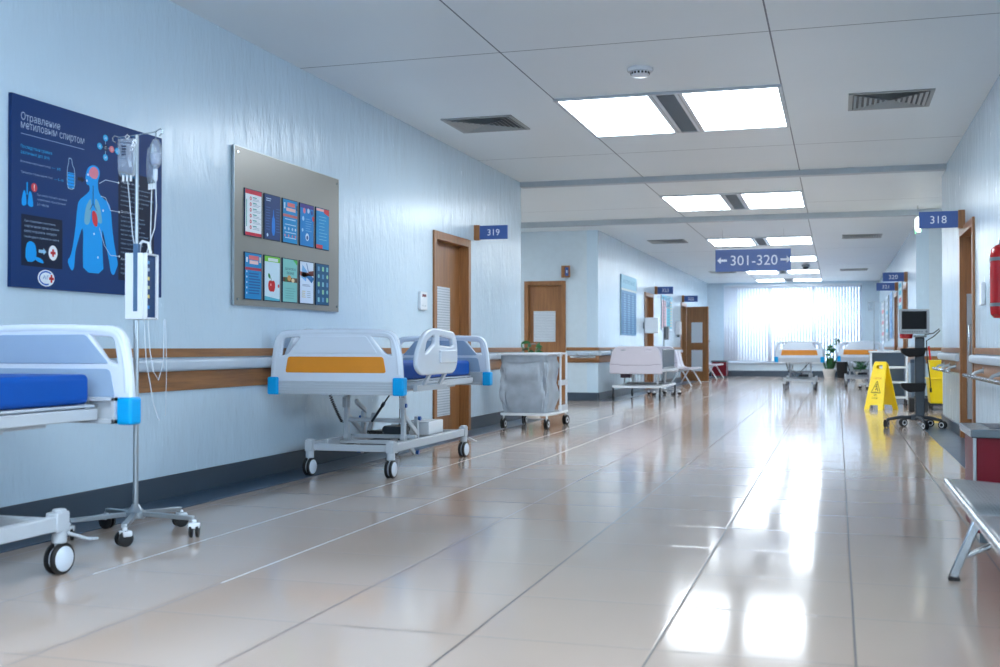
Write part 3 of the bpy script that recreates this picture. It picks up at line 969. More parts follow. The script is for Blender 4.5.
# small lungs and alert
c.poly(sm([(.100, .50), (.108, .45), (.108, .425), (.075, .418), (.072, .45), (.085, .50)]), SKY); c.poly(sm([(.126, .50), (.118, .45), (.118, .425), (.158, .418), (.158, .45), (.145, .50)]), SKY)
c.line([(.113, .545), (.113, .48)], .01, SKY)
c.disc(.166, .524, .023, (214, 70, 78)); c.up(); c.line([(.166, .54), (.166, .518)], .005, (250, 250, 250)); c.disc(.166, .511, .003, (250, 250, 250), n=8)
# molecule
c.line([(.755, .887), (.755, .776)], .004, PALE); c.line([(.703, .832), (.865, .831)], .004, PALE); c.up()
for x, y, cc, ch in ((.755, .887, C_, 'H'), (.703, .832, C_, 'H'), (.755, .776, C_, 'H'), (.865, .831, C_, 'H'), (.812, .832, (226, 132, 140), 'O'), (.755, .832, (24, 44, 80), 'C')):
    c.disc(x, y, .023, cc, .019)
c.up()
for x, y, ch in ((.755, .887, 'H'), (.703, .832, 'H'), (.755, .776, 'H'), (.865, .831, 'H'), (.812, .832, 'O'), (.755, .832, 'C')):
    c.text(ch, x, y - .008, .016, (230, 240, 250), .014, center=True)
for ln in ([(0.70, 0.62), (0.756, 0.648), (0.876, 0.648)], [(0.716, 0.55), (0.757, 0.545), (0.803, 0.479), (0.884, 0.479)], [(0.702, 0.369), (0.747, 0.274), (0.804, 0.221), (0.886, 0.221)]):
    c.line(ln, .004, (190, 214, 236)); c.disc(ln[-1][0], ln[-1][1], .007, (230, 240, 250), n=8)
for x, y in ((.59, .62), (.60, .655), (.655, .33), (.735, .47), (.69, .20)): c.disc(x, y, .007, (220, 240, 255), n=8)
c.text('Первая помощь', .90, .690, .018, C_, .18)
y = .655
for hd, body in (('Нервная система', ('Потеря координации движений', 'слабость, судороги и боль', 'в мышцах, спутанность сознания', 'нарушение зрения, слепота', 'головная боль, рвота')), ('Дыхательная', ('Поверхностное дыхание', 'цианоз кожных покровов', 'острая дыхательная', 'недостаточность и отек', 'легких, снижение давления', 'тахикардия, слабый пульс', 'через сутки возможен', 'летальный исход', 'паралич')), ('Желудок', ('Острый гастрит', 'боль в животе, рвота', 'тошнота'))):
    c.text(hd, .90, y - .006, .017, (190, 206, 226), .012 * len(hd)); y -= .028
    for b in body:
        c.text(b, .90, y - .004, .0115, (130, 158, 190), min(.0108 * len(b), .32)); y -= .0262
    y -= .014
c.build('print', r)

# notice board
r = thing('notice_board', 'grey brushed notice board carrying two rows of leaflets', 'notice board', (XL + .002, 6.88, 1.243))
MB().box(.012, 0, 0, .024, 1.69, 1.105).build('panel', M['board'], r, smooth=False, bevel=.002)
mb = MB()
for a in ((0.008, -.004, -.004, .025, 0, 1.109), (0.008, 1.69, -.004, .025, 1.694, 1.109), (0.008, 0, -.004, .025, 1.69, 0), (0.008, 0, 1.105, .025, 1.69, 1.109)): mb.box(*a)
mb.build('frame', M['alu'], r, smooth=False)
mb = MB()
for yy in (.04, 1.65):
    for zz in (.04, 1.065): mb.cyl((.0, yy, zz), (.03, yy, zz), .009, None, 12)
mb.build('standoff_bolt', M['steel'], r)
def leaflet(col, row, label, draw):
    W, H = .242, .335
    y = 7.008 + col * .28
    z = 1.735 if row == 0 else 1.285
    r = thing('leaflet', label, 'leaflet', (XL + .0265, y, z), group='leaflets on the grey notice board')
    MB().box(0, 0, 0, .008, W, H).build('card', ink((40, 60, 84)), r, smooth=False)
    c = Canvas((.0085, .006, .006), (0, 1, 0), (0, 0, 1), (1, 0, 0))
    draw(c, W - .012, H - .012)
    c.build('print', r)
def rows(c, x0, x1, y0, y1, n, rgb, w=.004, jit=.3):
    for k in range(n):
        y = lerp(y1, y0, (k + .5) / n)
        c.line([(x0, y), (lerp(x0, x1, 1 - random.random() * jit), y)], w, rgb)
def L1(c, W, H):
    c.rect(0, 0, W, H, (236, 240, 244)).up(); c.rect(0, H - .03, W, H, (206, 36, 66)); c.rect(0, 0, W, .022, (206, 36, 66)); c.rect(.012, .06, .022, H - .07, (40, 170, 160))
    for k in range(6):
        y = H - .06 - k * .041
        c.disc(.075, y, .014, (210, 60, 84), n=12); c.rect(.105, y + .006, .16, y + .013, (40, 160, 150)); rows(c, .105, .225, y - .016, y + .004, 2, (150, 165, 180), .003)
    c.up()
    for k in range(6): c.disc(.075, H - .06 - k * .041, .007, (240, 220, 226), n=8)
def L2(c, W, H):
    c.rect(0, 0, W, H, (22, 62, 118)).up(); rows(c, .02, .11, H - .05, H - .02, 2, (170, 196, 226), .006)
    c.poly(sm([(.105, .03), (.155, .03), (.155, .15), (.137, .17), (.135, .22), (.125, .22), (.123, .17), (.105, .15)]), (30, 130, 220))
    rows(c, .02, .09, .06, .24, 9, (70, 120, 180), .003); rows(c, .17, .235, .05, .24, 9, (70, 120, 180), .003); c.disc(.04, .028, .013, (180, 210, 235), n=10)
def Lc(c, W, H, base=(0, 140, 200)):
    c.rect(0, 0, W, H, base).up()
def L3(c, W, H):
    Lc(c, W, H); c.rect(.07, H - .05, .19, H - .02, (226, 120, 118)); c.rect(.05, H - .085, .2, H - .06, (236, 190, 186)); c.rect(.0, H - .13, W, H - .11, (200, 110, 110))
    for k, y in enumerate((.17, .13, .07, .03)): rows(c, .03, .21, y, y + .012, 1, (180, 220, 240), .006, .1)
    for x in (.03, .09, .15, .2):
        c.disc(x, .105, .012, (180, 214, 236), n=10); c.disc(x, .052, .01, (226, 130, 130), n=10)
    c.rect(.012, H - .07, .035, H - .025, (200, 226, 240)); c.rect(.215, H - .07, .235, H - .03, (36, 60, 90))
def L4(c, W, H):
    Lc(c, W, H, (0, 128, 200)); c.rect(.0, H - .03, W, H, (70, 60, 140)); c.disc(.07, H - .05, .022, (220, 120, 140)); c.disc(.14, H - .045, .02, (190, 214, 236)); c.disc(.2, H - .055, .018, (40, 70, 140)); c.disc(.225, H - .1, .02, (208, 80, 86))
    c.disc(.05, .21, .018, (150, 206, 236)); c.disc(.12, .07, .03, (200, 226, 240)); c.disc(.04, .12, .014, (150, 206, 236)); c.up(); c.disc(.12, .065, .016, (30, 80, 140)); rows(c, .09, .2, .11, .22, 6, (120, 190, 226), .003)
def L5(c, W, H):
    Lc(c, W, H); c.rect(0, H - .022, W * .6, H - .002, (230, 170, 170)); c.poly([(W * .6, H), (W, H), (W, H - .05), (W * .6, H - .03)], (206, 56, 66)); c.rect(0, 0, W * .5, .03, (206, 66, 76)); rows(c, .05, .22, .06, .27, 8, (120, 200, 226), .004, .5)
    for k in range(4): c.disc(.03, .08 + k * .055, .012, (30, 150, 200), n=8)
def L6(c, W, H):
    Lc(c, W, H, (0, 134, 196)); c.rect(.05, H - .045, .19, H - .015, (224, 110, 112)); c.rect(.06, H - .075, .185, H - .05, (236, 200, 196)); c.rect(.012, H - .065, .035, H - .03, (230, 240, 240)); c.rect(.2, H - .06, .225, H - .02, (200, 200, 190)); c.rect(0, H - .12, W, H - .1, (170, 60, 84)); rows(c, .05, .22, .03, .19, 8, (10, 90, 150), .009, .2)
    for k in range(5): c.disc(.022, .04 + k * .038, .008, (190, 226, 240), n=8)
def L7(c, W, H):
    c.rect(0, 0, W, H, (206, 230, 240)).up(); c.rect(0, H - .04, W, H, (120, 200, 60)); c.poly([(0, .03), (0, .0), (W, 0), (W, .012)], (80, 180, 200)); c.up(); c.rect(.05, H - .035, .2, H - .012, (214, 230, 222))
    c.poly(sm([(.05, .12), (.055, .08), (.085, .062), (.11, .068), (.135, .062), (.155, .085), (.158, .125), (.14, .15), (.105, .142), (.07, .15)], 2), (206, 22, 28))
    c.poly(sm([(.085, .155), (.05, .17), (.05, .2), (.075, .195), (.09, .17)], 2), (30, 130, 60)); c.line([(.1, .14), (.095, .165)], .005, (90, 60, 30)); c.disc(.21, .11, .014, (220, 100, 100), n=8); c.up(); c.disc(.09, .115, .01, (250, 150, 150), n=10)
def L8(c, W, H):
    c.rect(0, 0, W, H, (128, 198, 192)).up(); c.poly([(W * .7, H), (W, H), (W, H - .04)], (90, 190, 90)); c.text('ЗДОРОВОЕ', .03, H - .085, .02, (40, 80, 90), .18); c.text('ПИТАНИЕ', .06, H - .115, .02, (40, 80, 90), .12)
    c.rect(0, .15, W, .185, (96, 70, 50)); c.up(); c.disc(.1, .18, .03, (206, 150, 80), .022); c.disc(.16, .165, .026, (226, 200, 160), .016); c.disc(.05, .165, .02, (60, 110, 60), .016); rows(c, .04, .2, .02, .11, 5, (90, 150, 150), .003)
def L9(c, W, H):
    c.rect(0, 0, W, H, (214, 228, 244)).up(); c.poly([(.02, .2), (.1, .17), (.12, .25), (.04, .3)], (120, 180, 226)); c.poly([(.1, .21), (.2, .16), (.24, .2), (.14, .24)], (30, 110, 170)); c.poly([(0, .215), (.07, .2), (.15, .22), (.15, .24), (0, .245)], (190, 110, 96)); c.poly([(.14, .25), (W, .26), (W, .22), (.15, .215)], (120, 60, 56)); c.line([(.11, H - .01), (.14, .25)], .01, (30, 110, 170)); rows(c, .04, .21, .13, .15, 2, (120, 140, 170), .004); rows(c, .03, .1, .04, .1, 4, (210, 190, 120), .005); rows(c, .12, .2, .04, .1, 4, (160, 180, 190), .005)
def L10(c, W, H):
    c.rect(0, 0, W, H, (28, 88, 128)).up()
    for k in range(5):
        for q in range(3):
            x, y = .045 + q * .078, .04 + k * .062
            rgb = ((120, 190, 200), (90, 150, 190), (140, 200, 160))[(k + q) % 3]
            (c.disc(x, y, .017, rgb, n=10) if (k * q + k) % 2 else c.rect(x - .017, y - .02, x + .017, y + .016, rgb))
T = ' leaflet, '
leaflet(0, 0, 'white leaflet with red top and bottom bands, first in upper row', L1)
leaflet(1, 0, 'dark blue leaflet showing a bright blue bottle, second in upper row', L2)
leaflet(2, 0, 'cyan leaflet with pink heading and rows of icons, middle of upper row', L3)
leaflet(3, 0, 'blue leaflet with purple top and round pictures, fourth in upper row', L4)
leaflet(4, 0, 'cyan leaflet with red corner and red footer, last in upper row', L5)
leaflet(0, 1, 'blue leaflet with pink title and dark red line, first in lower row', L6)
leaflet(1, 1, 'pale leaflet with a red apple and green leaf, in lower row', L7)
leaflet(2, 1, 'mint green leaflet with a food photo, middle of lower row', L8)
leaflet(3, 1, 'white leaflet with clasped hands picture, fourth in lower row', L9)
leaflet(4, 1, 'dark teal leaflet covered in small icons, last in lower row', L10)

# wall device by door 319
def wall_device(loc, nx, label, w=.19, h=.185, face=True):
    r = thing('wall_thermostat', label, 'wall control', loc)
    pts = rounded([(-w / 2, 0), (w / 2, 0), (w / 2, h), (-w / 2, h)], .02, 4)
    MB().prism(pts, lambda u, v, t: (nx * t, u, v), 0, .035).build('case', M['white'], r, bevel=.006)
    if face:
        MB().box(nx * .035, -w * .28, h * .72, nx * .0365, w * .28, h * .86).build('display', ink((120, 70, 78)), r, smooth=False)
        mb = MB()
        for k in (-1, 0, 1): mb.box(nx * .035, k * .04 - .012, h * .2, nx * .037, k * .04 + .012, h * .27)
        mb.build('button', ink((190, 200, 206)), r, smooth=False)
    return r
wall_device((XL, 10.58, 1.32), 1, 'small white thermostat on the left wall before door 319')
wall_device((XR, 10.75, 1.32), -1, 'white wall control box on the right wall beside door 318', .16, .20, False)

# fire extinguisher
r = thing('fire_extinguisher', 'red cylinder fire extinguisher strapped on the right wall', 'fire extinguisher', (1.148, 8.82, 1.155))
MB().lathe([(.02, 0), (.06, .004), (.082, .03), (.085, .06), (.085, .46), (.078, .50), (.05, .53), (.025, .54)], seg=32).build('cylinder', M['red'], r)
for z in (.10, .43):
    MB().lathe([(.0855, z - .012), (.0895, z - .012), (.0895, z + .012), (.0855, z + .012)], seg=32).box(.06, -.03, z - .012, .102, .03, z + .012).build('strap', M['grey'], r)
mb = MB(); mb.cyl((0, 0, .54), (0, 0, .57), .02); mb.bar((0, -.01, .575), (.03, .06, .585), .02, .008)
mb.build('valve', M['darkmetal'], r)
MB().tube([(.02, .02, .56), (.05, .08, .50), (.05, .10, .40), (.05, .1, .22)], .011, 10).build('hose', M['black'], r)
MB().box(.098, -.045, .05, .102, .045, .5).build('wall_plate', M['grey'], r, smooth=False)

# ================================================================== HOSPITAL BED
def make_wheel(parent, x, y, steer=0, r=.0625):
    """twin caster; centre at (x, y, r)"""
    c = bpy.data.objects
    mb = MB()
    for s in (-1, 1):
        mb.lathe([(r - .014, s * .007), (r, s * .010), (r, s * .022), (r - .006, s * .028), (r - .014, s * .028)], (0, 0, r), 'X', 28)
    w = mb.build('caster', M['black'], parent)
    w.location = (x, y, 0); w.rotation_euler = (0, 0, steer)
    mb = MB()
    for s in (-1, 1):
        mb.lathe([(.001, s * .005), (r - .0135, s * .006), (r - .0135, s * .029), (r - .02, s * .033), (.001, s * .034)], (0, 0, r), 'X', 28)
    mb.build('wheel_cap', M['bedwhite'], w)
    mb = MB(); mb.box(-.005, -.022, r * .8, .005, .022, r * 2.1); mb.cyl((0, 0, r * 1.9), (0, 0, r * 2.6), .017, None, 14)
    mb.build('fork', M['framegrey'], w)
    return w

def xz(u, v, t): return (u, t, v)
def make_bed():
    """local frame: x across, y from the orange-panel end board, z up"""
    root = thing('hospital_bed', '', 'hospital bed')
    # base frame, caster posts
    BX, BY0, BY1 = .322, .235, 1.88
    mb = MB()
    for s in (-1, 1):
        mb.bar((s * BX, BY0, .215), (s * BX, BY1, .215), .045, .062)
    for y in (BY0 + .03, BY1 - .03):
        mb.bar((-BX, y, .21), (BX, y, .21), .05, .05)
    for s in (-1, 1):
        for y in (BY0, BY1):
            mb.cyl((s * BX, y, .13), (s * BX, y, .272), .031, None, 18, .029)
        mb.box(s * BX - .03, BY0 - .03, .18, s * BX + .03, BY0 + .05, .262)
        mb.box(s * BX - .03, BY1 - .05, .18, s * BX + .03, BY1 + .03, .262)
    for y in (.72, 1.35):
        mb.bar((-BX, y, .215), (BX, y, .215), .03, .03)
    mb.bar((-.2, BY0 + .03, .235), (-.2, BY0 + .03, .27), .012, .02)
    mb.build('base_frame', M['framegrey'], root, bevel=.006)
    for s in (-1, 1):
        for y, st in ((BY0, -.05), (BY1, -.12)):
            make_wheel(root, s * BX, y, st + s * .04, .066)
            if y == BY1 or s == 1:
                pass
    MB().bar((BX + .02, BY1 + .02, .17), (BX + .05, BY1 + .12, .13), .05, .012).bar((BX + .05, BY1 + .12, .13), (BX + .04, BY1 + .17, .125), .05, .01).build('brake_pedal', M['framegrey'], root, bevel=.003)
    # lifting gear: two pairs of cranked arms
    y0 = .70
    for s in (-1, 1):
        x = s * .235
        mb = MB()
        mb.bar((x, y0, .625), (x, y0, .245), .03, .05, None, (0, 1, 0))
        mb.cyl((x - .02, y0, .25), (x + .02, y0, .25), .03, None, 16)
        mb.box(x - .018, y0 - .05, .48, x + .018, y0 - .01, .56)
        mb.bar((x, y0 + .02, .42), (x, y0 + .30, .26), .02, .038, None, (0, 1, 0))
        mb.bar((x * .97, y0 + .30, .44 if s < 0 else .40), (x * .97, y0 + .30, .23), .028, .045, None, (0, 1, 0))
        mb.bar((x * .93, y0 + .04, .25), (x * .93, y0 + .27, .115), .02, .036, None, (0, 1, 0))
        mb.build('lift_arm', M['framegrey'], root, bevel=.004)
        for yy, zz in ((y0, .50), (y0 + .30, .385), (y0 + .26, .12)):
            MB().cyl((s * .24, yy, zz), (s * .262, yy, zz), .016, None, 14).build('pivot_cap', M['blueknob'], root)
    mb = MB()
    mb.cyl((-.24, y0, .385), (.24, y0, .385), .017, None, 12)
    mb.bar((-.30, y0 + .10, .255), (.30, y0 + .10, .255), .04, .03)
    mb.bar((-.1, y0 + .1, .26), (-.16, y0 + .35, .40), .03, .05); mb.bar((-.16, y0, .53), (-.2, y0 + .28, .44), .02, .035)
    mb.build('cross_tube', M['framegrey'], root, bevel=.003)
    mb = MB()
    mb.cyl((.0, .64, .38), (.12, .57, .51), .010, None, 10); mb.cyl((.12, .57, .51), (.22, .51, .62), .006, None, 10); mb.cyl((.11, .576, .50), (.13, .564, .525), .014, None, 10)
    mb.build('gas_spring', M['darkmetal'], root)
    mb = MB()
    mb.cyl((-.02, .95, .29), (.06, 1.25, .29), .035, None, 16); mb.box(.02, .82, .235, .17, .98, .33); mb.box(-.14, .84, .235, .02, .96, .27)
    mb.build('motor', M['darkmetal'], root, bevel=.006)
    MB().box(.03, 1.22, .235, .25, 1.56, .345).build('control_box', M['white'], root, bevel=.008)
    mb = MB()
    pts = []
    for k in range(120):
        t = k / 119
        a = t * 2 * PI * 17
        pts.append((lerp(-.30, -.24, t) + .012 * math.cos(a), lerp(.52, .62, t) + .012 * math.sin(a), lerp(.61, .37, t ** .8) ))
    mb.tube(pts, .0035, 5)
    mb.build('coiled_cable', M['black'], root); mb = MB()
    pts = [(lerp(-.02, .1, k / 79), .6 + .012 * math.cos(k), .30 + .012 * math.sin(k)) for k in range(80)]
    mb.tube(pts, .0035, 5)
    mb.build('coiled_cable', M['black'], root); mb = MB()
    mb.tube([(.12, .9, .62), (.125, .9, .5), (.11, .92, .33)], .003, 5)
    mb.build('cable', M['black'], root)
    # deck
    mb = MB()
    for s in (-1, 1):
        mb.bar((s * .315, .08, .655), (s * .315, 2.12, .655), .03, .05)
        mb.bar((s * .22, .3, .625), (s * .22, 1.9, .625), .04, .035)
    for y in (.1, .38, .75, 1.12, 1.5, 1.86, 2.1):
        mb.bar((-.315, y, .65), (.315, y, .65), .04, .025)
    mb.box(-.315, .1, .685, .315, 2.12, .697)
    mb.box(-.26, .26, .60, .26, .44, .625); mb.box(-.26, 1.44, .60, .26, 1.62, .625)
    mb.build('deck_frame', M['framegrey'], root, bevel=.004)
    # mattress in two cushions
    for a, b in ((.07, 1.42), (1.43, 2.10)):
        MB().box(-.305, a, .70, .305, b, .83).build('mattress_section', M['mattress'], root, bevel=.025, seg=4)
    # end boards
    def rp(p, r): return rounded(p, r, 7)
    outer = rp([(-.515, .10), (.515, .10), (.500, .30), (.462, .452), (0, .466), (-.462, .452), (-.500, .30)], [.02, .02, .1, .085, .3, .085, .1])
    def hole(s):
        p = [(-.458, .265), (-.432, .425), (-.27, .432), (-.275, .405), (-.375, .285)]
        p = [(s * -x, y) for x, y in p] if s > 0 else p
        return rp(p, [.03, .045, .02, .02, .03])
    for y0, nm, inward in ((0, 'foot_board', 1), (2.19, 'head_board', -1)):
        before = set(bpy.data.objects)
        me = plate_mesh([outer, hole(-1), hole(1)], .042, .014, 3)
        mb = MB()
        T = Matrix.Translation((0, y0, .60)) @ Matrix.Rotation(PI / 2, 4, 'X')
        mb.mesh(me, T)
        bd = mb.build(nm, M['bedwhite'], root)
        bd['label'] = 'white moulded end board with cut-out handles'
        # raised rim tube around the top
        top = [(-.497, .16), (-.487, .30), (-.46, .40), (-.43, .443), (-.36, .457), (0, .468), (.36, .457), (.43, .443), (.46, .40), (.487, .30), (.497, .16)]
        MB().tube([(u, y0, .60 + v - .012) for u, v in sm2(top)], .024, 12).build('grip_rim', M['bedwhite'], bd)
        out = -inward
        def f(u, v, t): return (u, y0 + out * (.021 + t), .60 + v)
        def fi(u, v, t): return (u, y0 + inward * (.021 + t), .60 + v)
        # outer side: coloured accent and pale centre relief
        MB().prism(rp([(-.40, .160), (.40, .160), (.378, .276), (-.378, .276)], .02), f, -.004, .004).build('accent_panel', M['orange'], bd, bevel=.002)
        MB().prism(rp([(-.335, .300), (.335, .300), (.245, .425), (-.245, .425)], .02), f, 0, .006).build('relief_panel', M['bedwhite'], bd, bevel=.003)
        # inner side
        MB().prism(rp([(-.435, .12), (.435, .12), (.405, .262), (-.405, .262)], .03), fi, 0, .003).build('inner_panel', M['bedinner'], bd, bevel=.001)
        MB().prism(rp([(-.40, .285), (.40, .285), (.26, .425), (-.26, .425)], .02), fi, 0, .004).build('inner_panel', M['bedinner'], bd, bevel=.002)
        mb = MB()
        ya, yb = sorted((y0 - inward * .0, y0 + inward * .045))
        # lower beam: ribbed outside, open frames inside
        mb.box(-.47, y0 - .022, .002, .47, y0 + .022, .10)
        for k in range(5):
            mb.box(-.47, y0 + out * .020, .012 + k * .019, .47, y0 + out * .025, .018 + k * .019)
        T2 = Matrix.Translation((0, 0, .60))
        for v in mb.bm.verts: v.co = T2 @ v.co
        mb.build('lower_beam', M['framegrey'], bd, bevel=.003)
        for s in (-1, 1):
            mb = MB()
            x0, x1 = sorted((s * .27, s * .46))
            a0, a1 = sorted((y0 + inward * .024, y0 + inward * .060))
            for b in ((x0, a0, .605, x1, a1, .625), (x0, a0, .71, x1, a1, .728), (x0, a0, .605, x0 + .02, a1, .728), (x1 - .02, a0, .605, x1, a1, .728)): mb.box(*b)
            mb.box(x0, y0 + inward * .022 if inward > 0 else y0 - .030, .605, x1, y0 + .030 if inward > 0 else y0 - .022, .728)
            mb.build('end_bracket', M['framegrey'], bd, bevel=.002)
        for s in (-1, 1):
            x0, x1 = sorted((s * .455, s * .54))
            MB().box(x0, y0 - .042, .598, x1, y0 + .042, .728).build('corner_bumper', M['cyan'], bd, bevel=.012, seg=3)
        kx, kz = (.975, 1) if y0 == 0 else (.885, .935)
        for o in set(bpy.data.objects) - before:
            for v in o.data.vertices:
                v.co.x *= kx; v.co.z = .608 + (v.co.z - .60) * kz * (.985 if y0 == 0 else 1)
    # side rails (one shield-shaped rail each side)
    shp = rp([(.22, .83), (.32, .775), (1.02, .775), (1.10, .84), (1.09, 1.0), (1.03, 1.075), (.55, 1.10), (.36, 1.05), (.24, .92)], [.06, .07, .09, .06, .08, .08, .12, .12, .1])
    h1 = rp([(.35, .905), (.41, 1.02), (.55, 1.068), (.61, 1.055), (.60, .985), (.43, .915)], .03)
    h2 = rp([(.68, .97), (.68, 1.065), (.99, 1.042), (1.02, .97), (.95, .958)], .025)
    for s in (-1, 1):
        me = plate_mesh([shp, h1, h2], .036, .014, 3)
        X0 = s * .515
        T = Matrix(((0, 0, 1, X0), (1, 0, 0, 0), (0, 1, 0, -.02), (0, 0, 0, 1)))
        mb = MB(); mb.mesh(me, T)
        sr = mb.build('side_rail', M['bedwhite'], root)
        a, b = sorted((X0 + s * .014, X0 + s * .032))
        MB().box(a, .68, .825, b, 1.06, .925).build('control_pad', M['bedwhite'], sr, bevel=.0175, seg=4)
        mb = MB()
        for y in (.52, .86):
            mb.bar((X0, y, .75), (s * .455, y, .64), .05, .02, None, (1, 0, 0))
            mb.bar((s * .455, y, .66), (s * .33, y, .645), .03, .03)
        mb.bar((s * .46, .36, .645), (s * .46, 1.02, .645), .03, .045)
        mb.build('rail_bracket', M['framegrey'], sr, bevel=.003)
    return root
def sm2(pts):
    out = [pts[0]]
    for a, b in zip(pts, pts[1:]):
        out += [(a[0] * .75 + b[0] * .25, a[1] * .75 + b[1] * .25), (a[0] * .25 + b[0] * .75, a[1] * .25 + b[1] * .75)]
    return out + [pts[-1]]

bedB = make_bed()
for o, loc, lb in ((bedB, (-3.413, 7.29, 0), 'whole white hospital bed with orange end panel below the notice board'),
                   (None, (-3.44, 2.08, 0), 'cropped nearest white hospital bed with blue mattress at the left edge'),
                   (None, (-.80, 25.35, 0), 'distant white hospital bed with orange panel alone before the window'),
                   (None, (.52, 27.7, 0), 'distant white hospital bed with orange panel behind the white trolley')):
    if o is None: o = copy_tree(bedB)
    o.location = loc
    o['label'] = lb
    o['group'] = 'white hospital beds with orange end panels'

# ---------------------------------------------------------------- old cot bed with bars
r = thing('barred_bed', 'pale pink hospital bed with grey side bars past the alcove', 'hospital bed', (-3.36, 19.35, 0))
mb = MB()
for s in (-1, 1): mb.bar((s * .41, .05, .25), (s * .41, 1.95, .25), .04, .04)
for y in (.05, 1.0, 1.95): mb.bar((-.41, y, .25), (.41, y, .25), .04, .04)
for y in (.5, 1.4):
    for s in (-1, 1): mb.bar((s * .3, y, .27), (s * .3, y + .15, .56), .03, .03)
mb.build('base_frame', M['white'], r, bevel=.004)
for s in (-1, 1):
    for y in (.05, 1.95):
        w = MB().lathe([(.055, -.014), (.07, -.010), (.07, .010), (.055, .014)], (s * .41, y, .07), 'X', 20).build('caster', M['black'], r)
        MB().cyl((s * .41, y, .1), (s * .41, y, .24), .016).build('stem', M['darkmetal'], w)
for y, nm in ((0, 'foot_board'), (2.0, 'head_board')):
    sh = rounded([(-.45, .49), (.45, .49), (.45, .66), (.40, .88), (.33, .945), (-.33, .945), (-.40, .88), (-.45, .66)], [.01, .01, .05, .05, .08, .08, .05, .05], 5)
    hl = [rounded([(s * .22 - .06, .87), (s * .22 + .06, .87), (s * .22 + .05, .905), (s * .22 - .05, .905)], .012, 3) for s in (-1, 1)]
    me = plate_mesh([sh] + hl, .04, .012, 2)
    mb = MB(); mb.mesh(me, Matrix.Translation((0, y, 0)) @ Matrix.Rotation(PI / 2, 4, 'X'))
    bd = mb.build(nm, M['pink'], r)
    MB().tube([(-.44, y - .022, .645), (-.3, y - .022, .645), (-.27, y - .022, .63), (.27, y - .022, .63), (.3, y - .022, .645), (.44, y - .022, .645)], .005, 6).build('seam', ink((150, 140, 156)), bd)
mb = MB()
for s in (-1, 1): mb.bar((s * .44, 0, .53), (s * .44, 2.0, .53), .03, .05)
mb.box(-.43, .03, .53, .43, 1.97, .56)
mb.build('deck_frame', M['white'], r, bevel=.003)
MB().box(-.40, .04, .562, .40, 1.96, .66).build('mattress', ink((120, 150, 190)), r, bevel=.02)
for s in (-1, 1):
    mb = MB()
    for z in (.58, .90): mb.tube([(s * .455, .08, z), (s * .455, 1.5, z)], .011, 8)
    for k in range(14): mb.tube([(s * .455, .1 + k * .105, .58), (s * .455, .1 + k * .105, .90)], .007, 8)
    mb.build('bar_rail', M['grey'], r)
mb = MB()
for k in range(12): mb.tube([(-.30 + k * .055, 1.0, .28), (-.30 + k * .055, 1.0, .5)], .004, 6)
mb.box(-.32, .85, .27, .32, 1.25, .30)
mb.build('storage_rack', M['grey'], r)
MB().box(-.33, .3, .40, -.15, .5, .47).build('handset', ink((90, 76, 90)), r, bevel=.01)

# ================================================================== IV STANDS
def iv_stand(label, loc, height, rz=0, hook=.17):
    r = thing('iv_stand', label, 'iv stand', loc, rz)
    mb = MB()
    mb.lathe([(.045, .085), (.05, .09), (.05, .12), (.03, .135), (.016, .16)], seg=20)
    for k in range(5):
        a = 2 * PI * k / 5 + .42
        mb.bar((.03 * math.cos(a), .03 * math.sin(a), .11), (.31 * math.cos(a), .31 * math.sin(a), .095), .03, .022)
    mb.build('base', M['alu'], r, bevel=.003)
    for k in range(5):
        a = 2 * PI * k / 5 + .42
        x, y = .315 * math.cos(a), .315 * math.sin(a)
        mb = MB()
        for s in (-1, 1): mb.lathe([(.008, s * .008), (.036, s * .009), (.038, s * .012), (.038, s * .022), (.03, s * .025), (.008, s * .026)], (0, 0, .038), 'X', 20)
        w = mb.build('caster', M['black'], r); w.location = (x, y, 0); w.rotation_euler = (0, 0, a * 1.7)
        MB().box(-.028, -.032, .045, .028, .02, .075).cyl((0, -.005, .07), (0, -.005, .09), .012).build('hood', M['white'], w, bevel=.008)
    MB().cyl((0, 0, .12), (0, 0, height * .62), .0135, None, 16).cyl((0, 0, height * .6), (0, 0, height), .009, None, 16).build('pole', M['alu'], r)
    mb = MB()
    mb.tube([(-hook, 0, height - .02), (-hook - .02, 0, height - .01), (-hook - .022, 0, height + .006), (-hook - .006, 0, height + .014), (-hook + .01, 0, height + .009), (-hook + .03, 0, height + .002), (0, 0, height), (hook - .03, 0, height + .002), (hook - .01, 0, height + .009), (hook + .006, 0, height + .014), (hook + .022, 0, height + .006), (hook + .02, 0, height - .01), (hook, 0, height - .02)], .0035, 8)
    mb.build('hook_bar', M['steel'], r)
    return r
iv_stand('chrome five-legged iv stand with bags before the navy poster', (-3.388, 4.88, 0), 2.02, R(-16.8))

